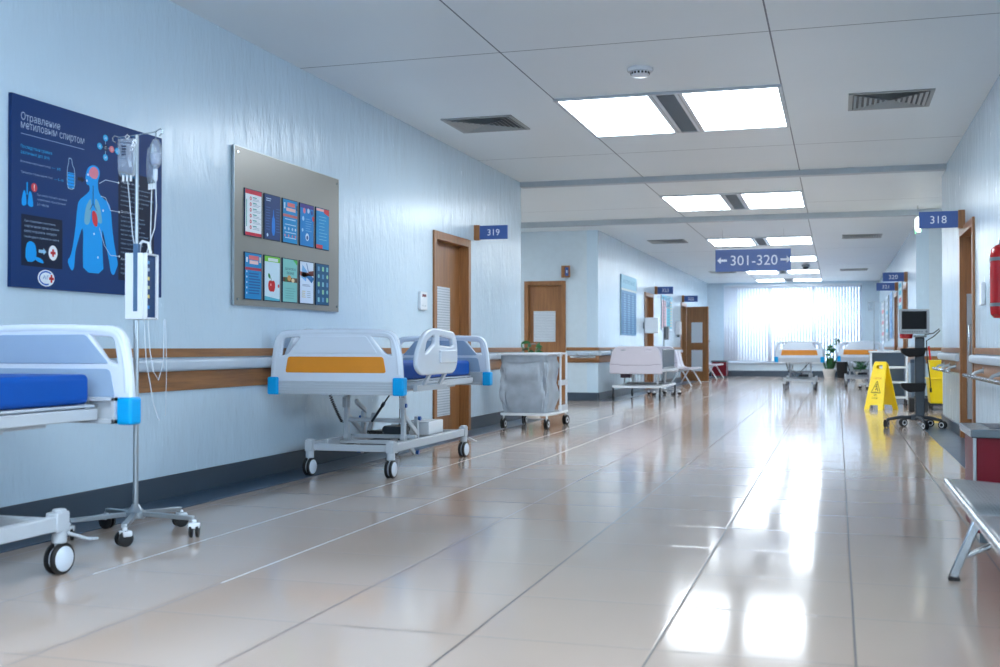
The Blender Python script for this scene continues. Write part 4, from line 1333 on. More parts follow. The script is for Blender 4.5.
def pouch(mb, w, h, d, z, m=None, ny=9, nx=7):
    """pillow-like flat bag hanging down from z, closed front/back shells"""
    for s in (-1, 1):
        g = []
        for a in range(ny):
            v = a / (ny - 1)
            ww = w * (1 - .25 * max(0, (v - .75) / .25) ** 2)
            row = []
            for b in range(nx):
                u = b / (nx - 1) * 2 - 1
                bulge = (1 - u * u) ** .5 * (math.sin(PI * min(1, v * .9 + .08)) ** .6)
                row.append((u * ww / 2, s * d / 2 * bulge, z - v * h))
            g.append(row)
        mb.sheet(g, m)
def iv_bag(label, loc, w, h, tube_to, rz, txt):
    r = thing('iv_bag', label, 'iv bag', loc, rz)
    mb = MB(); pouch(mb, w, h, .04, -.02); mb.build('pouch', M['bagplastic'], r)
    mb = MB(); mb.tube([(0, 0, .0), (.012, 0, -.01), (0, 0, -.022), (-.012, 0, -.01)], .003, 6, closed=True)
    mb.build('hanging_loop', M['white'], r); mb = MB()
    for x in (-.02, 0, .02): mb.cyl((x, 0, -.015 - h), (x, 0, -.045 - h), .006, None, 8)
    mb.build('port', M['white'], r)
    if txt:
        c = Canvas((-w / 2 + .01, -.0225, -.02 - h * .62), (1, 0, 0), (0, 0, 1), (0, -1, 0))
        for k in range(4): c.rect(.02, .03 + k * .014, .045, .038 + k * .014, (30, 44, 70))
        c.line([(.01, .095), (.075, .09)], .004, (60, 80, 110)); c.line([(.01, .015), (.05, .012)], .003, (90, 110, 140)); c.build('print', r)
    if tube_to:
        MB().tube(tube_to, .0028, 6).build('tube', M['tube'], r)
    return r
iv_bag('clear fluid bag with black print hanging left on the iv stand', (-3.41, 4.83, 2.015), .10, .19, [(0, 0, -.2), (.03, .0, -.5), (.055, 0, -.64)], R(10), True)
iv_bag('slim clear fluid bag hanging behind the pole of the iv stand', (-3.335, 4.93, 1.985), .075, .19, [(0, 0, -.23), (.02, -.02, -.45), (.035, -.03, -.62)], R(-20), False)
r = thing('drip_bottle', 'clear drip bottle hanging right on the iv stand with a long tube', 'drip bottle', (-3.255, 4.845, 2.0))
MB().lathe([(.014, -.015), (.02, -.03), (.028, -.045), (.028, -.13), (.02, -.148), (.012, -.16)], seg=20).build('bottle', M['bagplastic'], r)
MB().lathe([(.0255, -.085), (.0265, -.086), (.0265, -.128), (.02, -.142)], seg=20).build('label_band', ink((170, 176, 196)), r)
MB().lathe([(.006, -.16), (.010, -.165), (.010, -.215), (.005, -.225)], seg=12).build('drip_chamber', M['tube'], r)
pts = [(0, 0, -.22), (.005, 0, -.35), (-.005, 0, -.46), (-.04, 0, -.55), (-.055, 0, -.60)]
MB().tube(sm3(pts) if 'sm3' in globals() else pts, .003, 6).build('tube', M['tube'], r)
MB().tube([(0, 0, .03), (0, 0, -.015)], .002, 6).build('hanger', M['steel'], r)

r = thing('infusion_pump', 'white boxy infusion pump clamped halfway up the iv stand pole', 'infusion pump', (-3.285, 4.83, 1.085), R(9))
mb = MB()
mb.box(-.095, -.06, 0, 0, .08, .37)
mb.box(0, -.06, 0, .02, -.045, .37); mb.box(0, .065, 0, .02, .08, .37); mb.box(0, -.045, 0, .02, .065, .012); mb.box(0, -.045, .358, .02, .065, .37)
mb.build('case', M['white'], r, bevel=.006)
MB().box(-.05, -.0615, .045, -.028, -.06, .405).box(-.05, -.06, .37, -.028, -.03, .42).build('slot_cover', ink((80, 112, 146)), r, smooth=False)
MB().box(.0005, -.045, .012, .006, .065, .358).build('side_panel', ink((30, 66, 110)), r, smooth=False)
for k, (z, rgb) in enumerate(((.06, (60, 150, 220)), (.12, (230, 210, 110)), (.17, (190, 200, 160)), (.22, (240, 220, 110)), (.27, (170, 190, 210)), (.31, (90, 160, 210)))):
    MB().box(.006, -.035, z, .008, -.002, z + .018).build('indicator', ink(rgb), r, smooth=False)
MB().tube([(-.05, -.0, .37), (-.045, 0, .42), (-.03, 0, .44), (.0, 0, .43), (.012, 0, .37)], .008, 8).build('carry_handle', M['white'], r)
for o in r.children:
    for v in o.data.vertices: v.co.z *= .89
MB().tube([(.0, .0, 0), (.01, 0, -.15), (.03, 0, -.26), (.055, 0, -.30), (.08, 0, -.22), (.085, 0, 0)], .0025, 6).tube([(-.02, 0, 0), (-.01, 0, -.2), (.03, 0, -.42), (.06, 0, -.5)], .0025, 6).tube([(.07, .05, 0), (.075, .05, -.25), (.07, .05, -.48)], .0018, 6).build('tube', M['tube'], r)

iv_stand('thin iv stand standing behind the pale pink barred bed', (-3.28, 22.1, 0), 1.93, 0, .1)
r = thing('infusion_pump', 'grey infusion pump on the thin iv stand behind the pink bed', 'infusion pump', (-3.215, 22.02, 1.09))
MB().box(-.05, -.06, 0, .05, .04, .26).build('case', M['grey'], r, bevel=.01)
MB().box(-.035, -.065, .03, -.01, -.06, .23).build('slot_cover', M['darkmetal'], r, smooth=False)
iv_bag('small clear fluid bag on the thin iv stand by the pink bed', (-3.20, 22.1, 1.93), .1, .18, None, 0, False)
iv_stand('distant iv stand near the right wall by the end window', (.80, 26.8, 0), 1.98, 0, .1)
iv_bag('clear fluid bag hanging on the distant iv stand by the window', (.72, 26.8, 1.99), .11, .2, None, 0, False)

# ================================================================== LAUNDRY CART
r = thing('laundry_cart', 'white wheeled laundry cart beside the alcove corner', 'cart', (-3.45, 12.42, 0))
mb = MB()
mb.prism(rounded([(-.30, 0), (.27, 0), (.31, .25), (.31, .92), (-.30, .92)], .05), lambda u, v, t: (u, v, t), .155, .185)
mb.build('deck', M['white'], r, bevel=.006)
mb = MB()
for x, y in ((.28, .60), (.28, .90), (-.28, .90)):
    mb.cyl((x, y, .18), (x, y, .86), .014, None, 12)
mb.tube([(-.32, -.02, .868), (.28, -.02, .868), (.28, .60, .868), (-.32, .60, .868)], .013, 10, closed=True)
mb.tube([(.28, .60, .868), (.28, .90, .868), (-.28, .90, .868)], .013, 10)
mb.box(.255, .60, .49, .30, .90, .55); mb.box(.255, .60, .19, .30, .90, .25)
mb.box(.2, .56, .835, .295, .64, .885)
mb.build('frame', M['white'], r)
for x, y in ((-.26, .04), (.26, .02), (.28, .87), (-.24, .87)):
    mb = MB()
    for s in (-1, 1): mb.lathe([(.03, s * .006), (.06, s * .008), (.062, s * .012), (.062, s * .02), (.05, s * .023)], (0, 0, .062), 'X', 22)
    w = mb.build('caster', M['black'], r); w.location = (x, y, 0); w.rotation_euler = (0, 0, random.uniform(-.3, .3))
    MB().lathe([(.002, .022), (.034, .024), (.034, .02)], (0, 0, .062), 'X', 18).lathe([(.002, -.022), (.034, -.024), (.034, -.02)], (0, 0, .062), 'X', 18).cyl((0, 0, .07), (0, 0, .155), .012).build('hub', M['white'], w)
# the sack: an open bag with folds
b = thing('laundry_bag', 'creased grey laundry bag hanging in the white cart', 'laundry bag', (-3.45, 12.42, 0), group=None)
mb = MB()
import mathutils
g = []
NU, NV = 64, 26
for j in range(NV + 1):
    v = j / NV
    z = lerp(.852, .19, v)
    row = []
    for i in range(NU):
        a = 2 * PI * i / NU
        cx, sy = math.cos(a), math.sin(a)
        e = .22
        x = math.copysign(abs(cx) ** e, cx); y = math.copysign(abs(sy) ** e, sy)
        k = 1 + .05 * math.sin(PI * v) - .07 * v ** 3
        nz = mathutils.noise.noise(Vector((cx * 2.2, sy * 2.2, v * 3.4)))
        n2 = mathutils.noise.noise(Vector((cx * 7 + 4, sy * 7, v * 5)))
        dd = (nz * .03 + n2 * .02) * min(1, v * 5)
        row.append(((.272 + dd) * k * x - .018, .285 + (.265 + dd) * k * y, z))
    row.append(row[0])
    g.append(row)
mb.sheet(g)
top = [(p[0] * 1.0 + (.012 if p[0] > 0 else -.012), p[1] + (.012 if p[1] > .29 else -.012), .858) for p in g[0]]
low = [(p[0], p[1], .785 + .02 * math.sin(i * .9)) for i, p in enumerate(top)]
mb.sheet([g[0], top, low])
mb.bm.faces.new([mb.bm.verts.new(p) for p in g[-1][:-1]])
mb.build('sack', M['bag'], b, fix=True)

# ================================================================== RIGHT SIDE
# wet floor sign
r = thing('wet_floor_sign', 'yellow folding wet floor caution sign on the tiles', 'wet floor sign', (.63, 17.9, 0), R(-42))
front = rounded([(-.17, 0), (-.085, 0), (-.075, .075), (.075, .075), (.085, 0), (.17, 0), (.118, .70), (.095, .735), (-.095, .735), (-.118, .70)], [.005, .005, .015, .015, .005, .005, .02, .02, .02, .02], 3)
slot = rounded([(-.06, .63), (.06, .63), (.06, .69), (-.06, .69)], .015, 3)
for s, nm in ((-1, 'front_panel'), (1, 'back_panel')):
    me = plate_mesh([front, slot], .014, .004, 1)
    T = Matrix.Translation((0, s * .0, 0)) @ Matrix.Translation((0, s * .17, 0)) @ Matrix.Rotation(PI / 2 + s * math.atan(.16 / .72), 4, 'X')
    T.translation = Vector((0, s * .17, 0))
    mb = MB(); mb.mesh(me, T); p = mb.build(nm, M['yellow'], r)
    rot = Matrix.Rotation(PI / 2 + s * math.atan(.16 / .72), 3, 'X')
    nrm = rot @ Vector((0, 0, 1))
    if nrm.y * s < 0: nrm = -nrm
    v = rot @ Vector((0, 1, 0)); u = Vector((1 if s < 0 else -1, 0, 0))
    c = Canvas(Vector((0, s * .17, 0)) + nrm * .0075, u, v, nrm)
    c.text('CAUTION', 0, .47, .028, (200, 60, 30), .14, center=True)
    tri = [(-.085, .26), (.085, .26), (0, .44)]
    c.line(tri + [tri[0]], .010, (24, 26, 20)).up()
    c.disc(.0, .385, .011, (24, 26, 20), n=10); c.line([(0, .375), (.012, .33), (-.015, .30)], .014, (24, 26, 20)); c.line([(.012, .33), (.04, .285)], .012, (24, 26, 20)); c.line([(0, .365), (-.03, .345)], .009, (24, 26, 20)); c.line([(-.05, .275), (.05, .275)], .005, (24, 26, 20))
    c.text('WET', 0, .21, .028, (24, 26, 20), .06, center=True); c.text('FLOOR', 0, .165, .028, (24, 26, 20), .10, center=True)
    c.build('print', p)
MB().cyl((-.1, 0, .715), (.1, 0, .715), .012).build('hinge', M['yellow'], r)

# monitor trolley
r = thing('monitor_stand', 'dark rolling stand with five wheels carrying the patient monitor', 'trolley', (.875, 13.97, 0))
mb = MB()
for a0, L in ((PI + .16, .33), (PI * .66, .26), (-PI * .42, .33), (PI * .3, .30), (-.30, .30)):
    x, y = L * math.cos(a0), L * math.sin(a0)
    mb.tube([(0, 0, .115), (x * .5, y * .5, .125), (x * .9, y * .9, .10), (x, y, .09)], [.026, .022, .018, .016], 10)
mb.lathe([(.06, .09), (.065, .1), (.055, .15), (.03, .16)], seg=20)
mb.build('base', M['darkmetal'], r)
for a0, L in ((PI + .16, .33), (PI * .66, .26), (-PI * .42, .33), (PI * .3, .30), (-.30, .30)):
    mb = MB()
    for s in (-1, 1): mb.lathe([(.02, s * .008), (.044, s * .01), (.046, s * .014), (.046, s * .022), (.036, s * .026)], (0, 0, .046), 'X', 20)
    w = mb.build('caster', M['black'], r); w.location = (L * math.cos(a0), L * math.sin(a0), 0); w.rotation_euler = (0, 0, 1.1 + a0 * .5)
    mb = MB()
    for s in (-1, 1): mb.lathe([(.001, s * .024), (.03, s * .027), (.034, s * .024)], (0, 0, .046), 'X', 18)
    mb.build('hub', M['white'], w)
MB().box(-.008, -.045, .12, .098, .045, 1.06).build('column', M['darkmetal'], r, bevel=.012, seg=3)
MB().box(-.02, -.07, 1.06, .12, .08, 1.085).build('top_plate', M['grey'], r, bevel=.005)
def soft(mb, x0, y0, z0, x1, y1, z1, m=None):
    prof = rounded([(x0, z1 - .01), (x1, z1), (x1 - .02, z0 + .015), (x0 + .09, z0), (x0 + .02, z0 + .04)], .02, 4)
    mb.prism(prof, lambda u, v, t: (u, t, v), y0, y1, m)
for z, nm in ((.83, 'upper_pouch'), (.42, 'lower_pouch')):
    mb = MB(); soft(mb, -.17, -.15, z, .11, .10, z + .11)
    mb.build(nm, M['blackcloth'], r, bevel=.02, seg=3)
MB().lathe([(.055, 1.045), (.07, 1.05), (.075, 1.10), (.06, 1.105)], (-.10, .02, 0), seg=20).build('red_cup', M['red'], r)
MB().tube([(.10, 0, 1.09), (.20, -.02, 1.11), (.26, -.02, 1.16), (.27, -.02, 1.14), (.20, -.02, 1.07), (.12, -.03, 1.02), (.125, -.03, .85), (.14, -.03, .7), (.16, -.03, .55), (.165, -.03, .47)], .006, 8).cyl((.165, -.03, .47), (.166, -.03, .42), .012).build('cable', M['black'], r)
r = thing('patient_monitor', 'grey patient monitor with a black screen on the rolling stand', 'monitor', (.875, 13.97, 1.10))
MB().prism(rounded([(-.185, .0), (.15, .0), (.15, .29), (-.185, .29)], .015), xz, -.10, -.03).build('bezel', ink((176, 184, 190)), r, bevel=.006)
mb = MB()
A = [(-.165, -.03, .0), (.15, -.03, .0), (.15, -.03, .28), (-.165, -.03, .28)]; B = [(-.10, .22, .02), (.12, .22, .02), (.12, .22, .25), (-.10, .22, .25)]
va = [mb.bm.verts.new(p) for p in A]; vb = [mb.bm.verts.new(p) for p in B]; i = mb.mi(None)
mb.face(va, i); mb.face(vb, i)
for k in range(4): mb.face([va[k], va[(k + 1) % 4], vb[(k + 1) % 4], vb[k]], i)
mb.build('rear_case', ink((176, 186, 194)), r, bevel=.01)
MB().box(-.155, -.104, .055, .118, -.099, .265).build('screen', M['screen'], r, smooth=False)
mb = MB()
for k in range(9): mb.box(-.15 + k * .026, -.106, .018, -.133 + k * .026, -.1, .034)
mb.cyl((.115, -.1, .027), (.115, -.115, .027), .013)
mb.build('button', M['grey'], r)

# mop bucket in the alcove
r = thing('mop_bucket', 'tall yellow mop bucket with wringer behind the right wall corner', 'mop bucket', (1.47, 18.1, 0))
mb = MB()
A = [(-.14, -.2, .1), (.2, -.2, .1), (.2, .25, .1), (-.14, .25, .1)]; B = [(-.17, -.24, .47), (.24, -.24, .47), (.24, .29, .47), (-.17, .29, .47)]
va = [mb.bm.verts.new(p) for p in A]; vb = [mb.bm.verts.new(p) for p in B]; i = mb.mi(None)
mb.face(va, i)
for k in range(4): mb.face([va[k], va[(k + 1) % 4], vb[(k + 1) % 4], vb[k]], i)
mb.box(-.185, -.255, .46, .255, .305, .485)
mb.build('bucket', M['yellow'], r, bevel=.012, seg=3)
mb = MB()
mb.box(-.15, -.2, .485, .2, .02, .74)
mb.box(-.165, -.215, .72, .215, .035, .75)
for k in range(5): mb.box(-.11 + k * .06, -.206, .52, -.085 + k * .06, -.2, .69)
mb.build('wringer', M['yellow'], r, bevel=.012, seg=3)
MB().tube([(-.12, -.05, .70), (-.15, -.05, .96)], .013, 10).build('wringer_handle', M['red'], r)
for x in (-.12, .16):
    for y in (-.16, .2): 
        w = MB().lathe([(.02, -.014), (.045, -.012), (.045, .012), (.02, .014)], (x, y, .045), 'X', 18).build('caster', M['black'], r)
MB().box(-.15, -.22, .075, .21, .26, .10).build('chassis', M['black'], r, bevel=.005)

# white shelf trolley
r = thing('shelf_trolley', 'white open trolley with grey shelves behind the wet floor sign', 'trolley', (.79, 19.0, 0))
mb = MB()
for x in (-.285, .255): mb.box(x, 0, .10, x + .03, .45, .86)
mb.box(-.305, -.02, .855, .305, .47, .885); 
for z in (.12, .56 - .2): mb.box(-.255, 0, z, .255, .45, z + .035)
mb.box(-.255, 0, .60, .255, .45, .635)
mb.build('frame', M['white'], r, smooth=False, bevel=.006)
MB().box(-.255, .43, .155, .255, .45, .855).build('back_panel', ink((136, 152, 170)), r, smooth=False)
for x in (-.26, .26):
    for y in (.04, .41):
        MB().lathe([(.02, -.014), (.05, -.012), (.05, .012), (.02, .014)], (x, y, .05), 'X', 18).build('caster', M['black'], r)
r = thing('waste_bin', 'narrow slate grey bin just right of the white shelf trolley', 'bin', (1.25, 19.35, 0))
MB().lathe([(.09, 0), (.10, .01), (.12, .66), (.12, .70)], seg=24).build('body', ink((120, 136, 152)), r)
MB().lathe([(.123, .69), (.125, .70), (.12, .74), (.08, .76), (.01, .765)], seg=24).build('lid', ink((92, 106, 122)), r)
r = thing('equipment_case', 'low black case on the floor behind the rolling monitor stand', 'case', (1.13, 17.5, 0))
MB().box(-.13, -.12, 0, .13, .12, .20).build('body', M['black'], r, bevel=.015, seg=3)
MB().tube([(-.05, 0, .2), (-.05, 0, .225), (.05, 0, .225), (.05, 0, .2)], .006, 8).build('handle', M['darkmetal'], r)

# dark red cabinet
def red_cabinet(label, x0, y0, x1, y1, h):
    r = thing('low_cabinet', label, 'cabinet', ((x0 + x1) / 2, (y0 + y1) / 2, 0))
    a, b = (x1 - x0) / 2, (y1 - y0) / 2
    MB().box(-a + .03, -b + .03, 0, a - .03, b - .03, .05).build('plinth', M['slate'], r, smooth=False)
    MB().box(-a + .012, -b + .012, .05, a - .012, b - .012, h - .04).build('body', M['darkred'], r, smooth=False, bevel=.003)
    for sx in (-1, 1):
        for sy in (-1,):
            MB().box(min(sx * a, sx * (a - .014)), min(sy * b, sy * (b - .022)), .045, max(sx * a, sx * (a - .014)), max(sy * b, sy * (b - .022)), h - .04).build('corner_post', M['alu'], r, smooth=False, bevel=.003)
    MB().box(-a - .012, -b - .012, h - .04, a + .0, b + .012, h).build('top', M['slate'], r, smooth=False, bevel=.005)
    MB().box(-a + .08, -b + .08, h, a - .08, b - .08, h + .004).build('top_inlay', M['base'], r, smooth=False, bevel=.001)
red_cabinet('dark red low cabinet with slate top by the steel bench', .628, 5.85, 1.24, 6.36, .55)
red_cabinet('small dark red cabinet in the far left corner by the window', -3.75, 35.2, -3.28, 35.75, .52)

# steel bench, right foreground
r = thing('steel_bench', 'perforated steel waiting bench cropped at the right foreground edge', 'bench', (.437, 3.4, 0))
def perf():
    g = N('perforated_steel')
    v = g.coords()
    vo = g.n('ShaderNodeTexVoronoi'); vo.inputs['Scale'].default_value = 70; vo.inputs['Randomness'].default_value = 0.0
    g.l(v, vo.inputs['Vector'])
    k = g.math('LESS_THAN', vo.outputs[0], .23)
    nz = g.noise(g.coords((1, 4, 1)), 6)
    g.l(g.mix(k, g.mix(nz, lin((150, 156, 160)), lin((196, 200, 202))), lin((90, 96, 100))), g.b.inputs['Base Color'])
    g.b.inputs['Metallic'].default_value = 0.95
    g.l(g.math('MULTIPLY_ADD', nz, .2, .24), g.b.inputs['Roughness'])
    return g.m
M['perf'] = perf()
prof = [(0.0, .4015), (.05, .401), (.14, .394), (.24, .387), (.34, .387), (.42, .398)]
back = [(.44, .43), (.47, .52), (.52, .70), (.55, .82), (.575, .845)]
ya = 1.585
for k in range(2):
    y1 = ya - k * 1.05; y0 = y1 - 1.046
    mb = MB(); mb.sheet([[(u, y, z) for u, z in sm2(prof)] for y in (y0, lerp(y0, y1, .33), lerp(y0, y1, .67), y1)])
    mb.build('seat', M['perf'], r, solid=.004, fix=False)
    mb = MB(); mb.sheet([[(u, y, z) for u, z in sm2(back)] for y in (y0, lerp(y0, y1, .33), lerp(y0, y1, .67), y1)])
    mb.build('backrest', M['perf'], r, solid=.004, fix=False)
    MB().tube([(.43, y0 + .001, .397), (.24, y0 + .001, .385), (.02, y0 + .001, .399)], .003, 6).build('seat_seam', M['steel'], r)
MB().tube([(-.002, ya + .004, .388), (-.002, -.62, .388)], .0165, 12).build('front_tube', M['steel'], r)
MB().bar((.30, ya - .04, .355), (.30, -.6, .355), .05, .04).build('beam', M['alu'], r, bevel=.004)
for y in (ya - .08, -.25):
    mb = MB()
    mb.bar((.01, y, .012), (.15, y, .365), .035, .028, None, (0, 1, 0))
    mb.build('leg', M['steel'], r, bevel=.005)
    mb = MB(); mb.tube([(.04, y, .09), (.26, y, .20), (.46, y, .33)], .0125, 10); mb.build('leg_strut', M['steel'], r)
    mb = MB(); mb.bar((.56, y, .012), (.36, y, .365), .035, .028, None, (0, 1, 0)); mb.build('leg', M['steel'], r, bevel=.005)
    MB().box(-.008, y - .02, 0, .035, y + .02, .014).build('foot_pad', M['black'], r)

# ================================================================== FAR LEFT: benches, boards, boxes, plants
def shell_bench(label, x, y0, nseat, rz=0):
    r = thing('waiting_bench', label, 'bench', (x, y0, 0), rz)
    L = nseat * .56
    MB().bar((-.02, 0, .38), (-.02, L, .38), .05, .04).build('beam', M['alu'], r)
    for k in range(nseat):
        y = .28 + k * .56
        pr = [(.25, .405), (.18, .42), (.0, .405), (-.14, .415), (-.2, .46), (-.24, .60), (-.29, .84)]
        mb = MB()
        g = []
        for (u, z) in sm2(pr):
            w = .25 if z < .5 else .235 - max(0, z - .7) * .35
            g.append([(u, y + w * t, z + .02 * t * t) for t in (-1, -.6, -.2, .2, .6, 1)])
        mb.sheet(g); mb.build('seat_shell', M['pot'] if False else M['pink'], r, solid=.012, fix=False)
    for y in (.15, L - .15):
        mb = MB(); mb.tube([(.26, y, .015), (.05, y, .37), (-.05, y, .37), (-.26, y, .015)], .016, 8); mb.build('leg_frame', M['white'], r)
shell_bench('row of pale shell seats against the left wall before the open door', -3.56, 26.5, 4)
shell_bench('farthest row of pale shell seats in the left corner by the window', -3.56, 32.3, 4)

def flat_board(name, label, cat, side, y0, y1, z0, z1, draw, edge=(160, 170, 178)):
    s = 1 if side == 'L' else -1
    X = XL if side == 'L' else XR
    r = thing(name, label, cat, (X + s * .003, (y0 + y1) / 2, z0))
    h = (y1 - y0) / 2
    MB().box(0, -h, 0, s * .018, h, z1 - z0).build('panel', ink(edge), r, smooth=False)
    c = Canvas((s * .0185, -h if s > 0 else h, 0), (0, s, 0), (0, 0, 1), (s, 0, 0)); c.step = .0008
    draw(c, y1 - y0, z1 - z0)
    c.build('print', r)
    return r
def sched(c, W, H):
    c.rect(.02, .0, W - .02, H * .74, (96, 146, 188)).up()
    for q in range(7):
        c.rect(.06 + q * (W - .1) / 7, .03, .06 + (q + .72) * (W - .1) / 7, H * .70, ((80, 134, 180), (126, 172, 206))[q % 2])
    c.up()
    for k in range(18):
        y = .05 + k * H * .038
        c.line([(.05, y), (W - .05, y)], .012, (60, 104, 150))
    c.rect(0, H * .78, W, H, (150, 198, 220)); c.up(); c.text('РАСПИСАНИЕ', W * .1, H * .86, .08, (90, 140, 176), W * .78); c.rect(0, H * .745, W, H * .775, (206, 214, 214))
flat_board('notice_board', 'tall pale blue schedule board on the left wall past the alcove', 'notice board', 'L', 21.4, 23.1, 1.18, 2.36, sched, (150, 186, 206))
def col_poster(c, W, H):
    c.rect(0, 0, W, H, (196, 214, 226)).up(); c.rect(0, H * .86, W, H, (90, 180, 210)); c.rect(W * .45, .05, W * .95, H * .84, (70, 180, 200)); c.rect(.05, .05, W * .4, H * .84, (214, 180, 190)).up()
    for k in range(9):
        y = .1 + k * H * .085
        c.rect(W * .5, y, W * .75, y + .03, (30, 130, 170)); c.rect(W * .78, y, W * .92, y + .04, (220, 190, 150)); c.rect(.1, y, W * .33, y + .03, (190, 130, 150))
flat_board('wall_poster', 'red and turquoise poster on the left wall by the thin iv stand', 'poster', 'L', 26.6, 28.4, 1.35, 2.2, col_poster)
def strip_poster(base, acc):
    def d(c, W, H):
        c.rect(0, 0, W, H, base).up()
        for k in range(7): c.rect(W * .12, .06 + k * H / 7.4, W * .88, .06 + (k + .62) * H / 7.4, acc[k % len(acc)])
    return d
flat_board('wall_poster', 'cyan and red narrow poster beside door 320 on the right wall', 'poster', 'R', 23.6, 24.8, 1.2, 2.3, strip_poster((200, 224, 232), [(40, 180, 210), (214, 90, 100), (60, 190, 220)]))
flat_board('wall_poster', 'plain blue tall poster on the far right wall past door 321', 'poster', 'R', 27.6, 28.9, 1.15, 2.25, strip_poster((120, 176, 222), [(90, 150, 206), (104, 164, 214)]))
flat_board('wall_poster', 'pale poster with cyan squares, farthest but one on right wall', 'poster', 'R', 29.8, 31.3, 1.1, 2.25, strip_poster((190, 206, 214), [(150, 170, 184), (70, 180, 206), (170, 186, 196)]))
flat_board('wall_poster', 'white and pink poster farthest along the right wall', 'poster', 'R', 32.4, 34.2, 1.05, 2.2, strip_poster((220, 230, 236), [(190, 200, 214), (224, 140, 150)]))

r = thing('wall_cabinet', 'white square box on a bracket standing out from left wall', 'wall box', (-3.86, 24.0, 1.24))
MB().box(-.12, 0, 0, .18, .18, .34).build('case', M['white'], r, bevel=.012, seg=3)
MB().box(-.16, .05, .1, -.12, .13, .24).build('wall_bracket', M['grey'], r, smooth=False)
MB().box(-.10, -.006, .02, .16, 0, .32).build('door', M['white'], r, smooth=False, bevel=.002)
r = thing('soap_dispenser', 'white wall dispenser left of the open wooden door', 'dispenser', (XL, 29.2, 1.2))
MB().prism(rounded([(-.14, .06), (.14, .06), (.14, .40), (-.14, .40)], .03), lambda u, v, t: (t, u, v), 0, .13).build('case', M['white'], r, bevel=.012)
MB().box(.03, -.03, 0, .10, .03, .06).build('spout', M['grey'], r, bevel=.004)

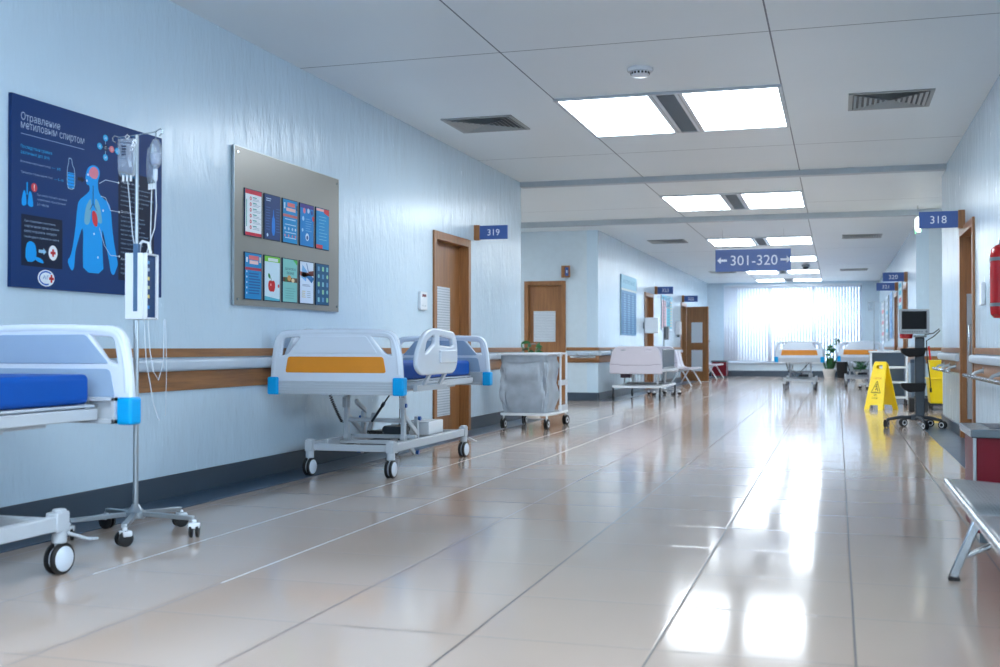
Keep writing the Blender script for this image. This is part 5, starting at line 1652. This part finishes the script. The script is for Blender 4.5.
# ---------------------------------------------------------------- plants
def leaf_blade(mb, base, tip, w, bend=(0, 0, 0), n=6, m=None):
    base, tip, bend = Vector(base), Vector(tip), Vector(bend)
    d = (tip - base)
    side = d.cross(Vector((0, 0, 1)))
    if side.length < .05: side = d.cross(Vector((1, 0, 0)))
    side.normalize()
    a = random.uniform(0, PI)
    side = Matrix.Rotation(a, 3, d.normalized()) @ side
    g = []
    for k in range(n + 1):
        t = k / n
        p = base + d * t + bend * t * t
        ww = w * (math.sin(PI * (t * .86 + .1)) ** .8) / 2 if k < n else .001
        up = side.cross(d).normalized() * w * .12
        g.append([p - side * ww, p - up * (1 - t), p + side * ww])
    mb.sheet(g, m)
def potted(label, name, loc, kind, pot_r=.18, pot_h=.28, ht=1.1):
    r = thing(name, label, 'plant', loc)
    MB().lathe([(pot_r * .72, 0), (pot_r * .76, .01), (pot_r, pot_h - .03), (pot_r * 1.04, pot_h - .03), (pot_r * 1.04, pot_h), (pot_r * .92, pot_h), (pot_r * .9, pot_h - .04), (.01, pot_h - .04)], seg=28).build('pot', M['pot'], r)
    MB().lathe([(pot_r * .88, pot_h - .045), (pot_r * .88, pot_h - .03), (.01, pot_h - .025)], seg=20).build('soil', M['soil'], r)
    st = MB(); lf = MB()
    if kind == 'sword':
        for k in range(34):
            a = random.uniform(0, 2 * PI); q = random.uniform(0, pot_r * .6)
            x, y = q * math.cos(a), q * math.sin(a)
            h = random.uniform(.28, .46)
            leaf_blade(lf, (x, y, pot_h - .04), (x * 2.2, y * 2.2, pot_h + h), .07)
        pts = [(.02, 0, pot_h - .04), (.0, 0, .55), (.03, 0, .8), (.12, 0, 1.05), (.2, 0, ht)]
        st.tube(pts, [.012, .010, .009, .007, .004], 8)
        for z in (.7, .8, .86, .95, 1.02, 1.08, 1.12, 1.18):
            for q in range(3):
                a = random.uniform(0, 2 * PI); x = .03 + max(0, z - .8) * .5
                leaf_blade(lf, (x, 0, z), (x + .17 * math.cos(a), .17 * math.sin(a), z + .05), .10, (0, 0, -.05))
    elif kind == 'leafy':
        for k in range(9):
            a = 2 * PI * k / 9 + random.uniform(-.2, .2)
            h = random.uniform(.6, 1) * (ht - pot_h)
            e = (.16 * math.cos(a), .16 * math.sin(a), pot_h + h)
            st.tube([(0, 0, pot_h - .04), (e[0] * .4, e[1] * .4, pot_h + h * .6), e], .006, 6)
            for q in range(9):
                t = .35 + .65 * q / 8
                b = random.uniform(0, 2 * PI)
                x, y, z = e[0] * t, e[1] * t, pot_h + h * t
                leaf_blade(lf, (x, y, z), (x + .15 * math.cos(b), y + .15 * math.sin(b), z + .06), .075, (0, 0, -.05))
    elif kind == 'bush':
        for k in range(16):
            st.tube([(0, 0, pot_h - .04), (random.uniform(-.1, .1), random.uniform(-.1, .1), ht * .8)], .005, 6)
        for k in range(120):
            a, q = random.uniform(0, 2 * PI), random.uniform(0, .2)
            z = random.uniform(pot_h + .03, ht); x, y = q * math.cos(a), q * math.sin(a)
            b = random.uniform(0, 2 * PI)
            leaf_blade(lf, (x, y, z), (x + .10 * math.cos(b), y + .10 * math.sin(b), z + .06), .05, (0, 0, -.03))
    st.build('stem', M['leafpale'], r)
    lf.build('foliage', M['leafpale'] if kind == 'pale' else M['leaf'], r, fix=False)
    return r
potted('sword-leaved plant with one tall shoot in a white pot by window', 'potted_plant', (-.24, 35.3, 0), 'sword', .19, .28, 1.22)
potted('bushy green plant on the floor behind the farthest right bed', 'potted_plant', (.62, 33.5, 0), 'bush', .16, .24, .62)
potted('slim pale plant in the far left corner behind the open door', 'potted_plant', (-3.72, 31.9, 0), 'leafy', .15, .3, 1.35)
potted('leafy plant peeping round the left wall corner in the alcove', 'potted_plant', (-4.62, 17.0, 0), 'leafy', .17, .3, 1.02)
r = thing('floor_bin', 'dark grey bin between the white pot and the farthest right bed', 'bin', (.13, 35.2, 0))
MB().lathe([(.13, 0), (.14, .01), (.17, .48), (.175, .50), (.16, .50), (.15, .46), (.01, .45)], seg=24).build('body', M['black'], r)
r = thing('linen_box', 'small white lidded box on the farthest right hospital bed', 'box', (.62, 29.0, .826))
MB().box(-.14, -.12, 0, .14, .12, .26).build('body', M['white'], r, bevel=.008)
MB().box(-.145, -.125, .25, .145, .125, .275).build('lid', M['white'], r, bevel=.004)
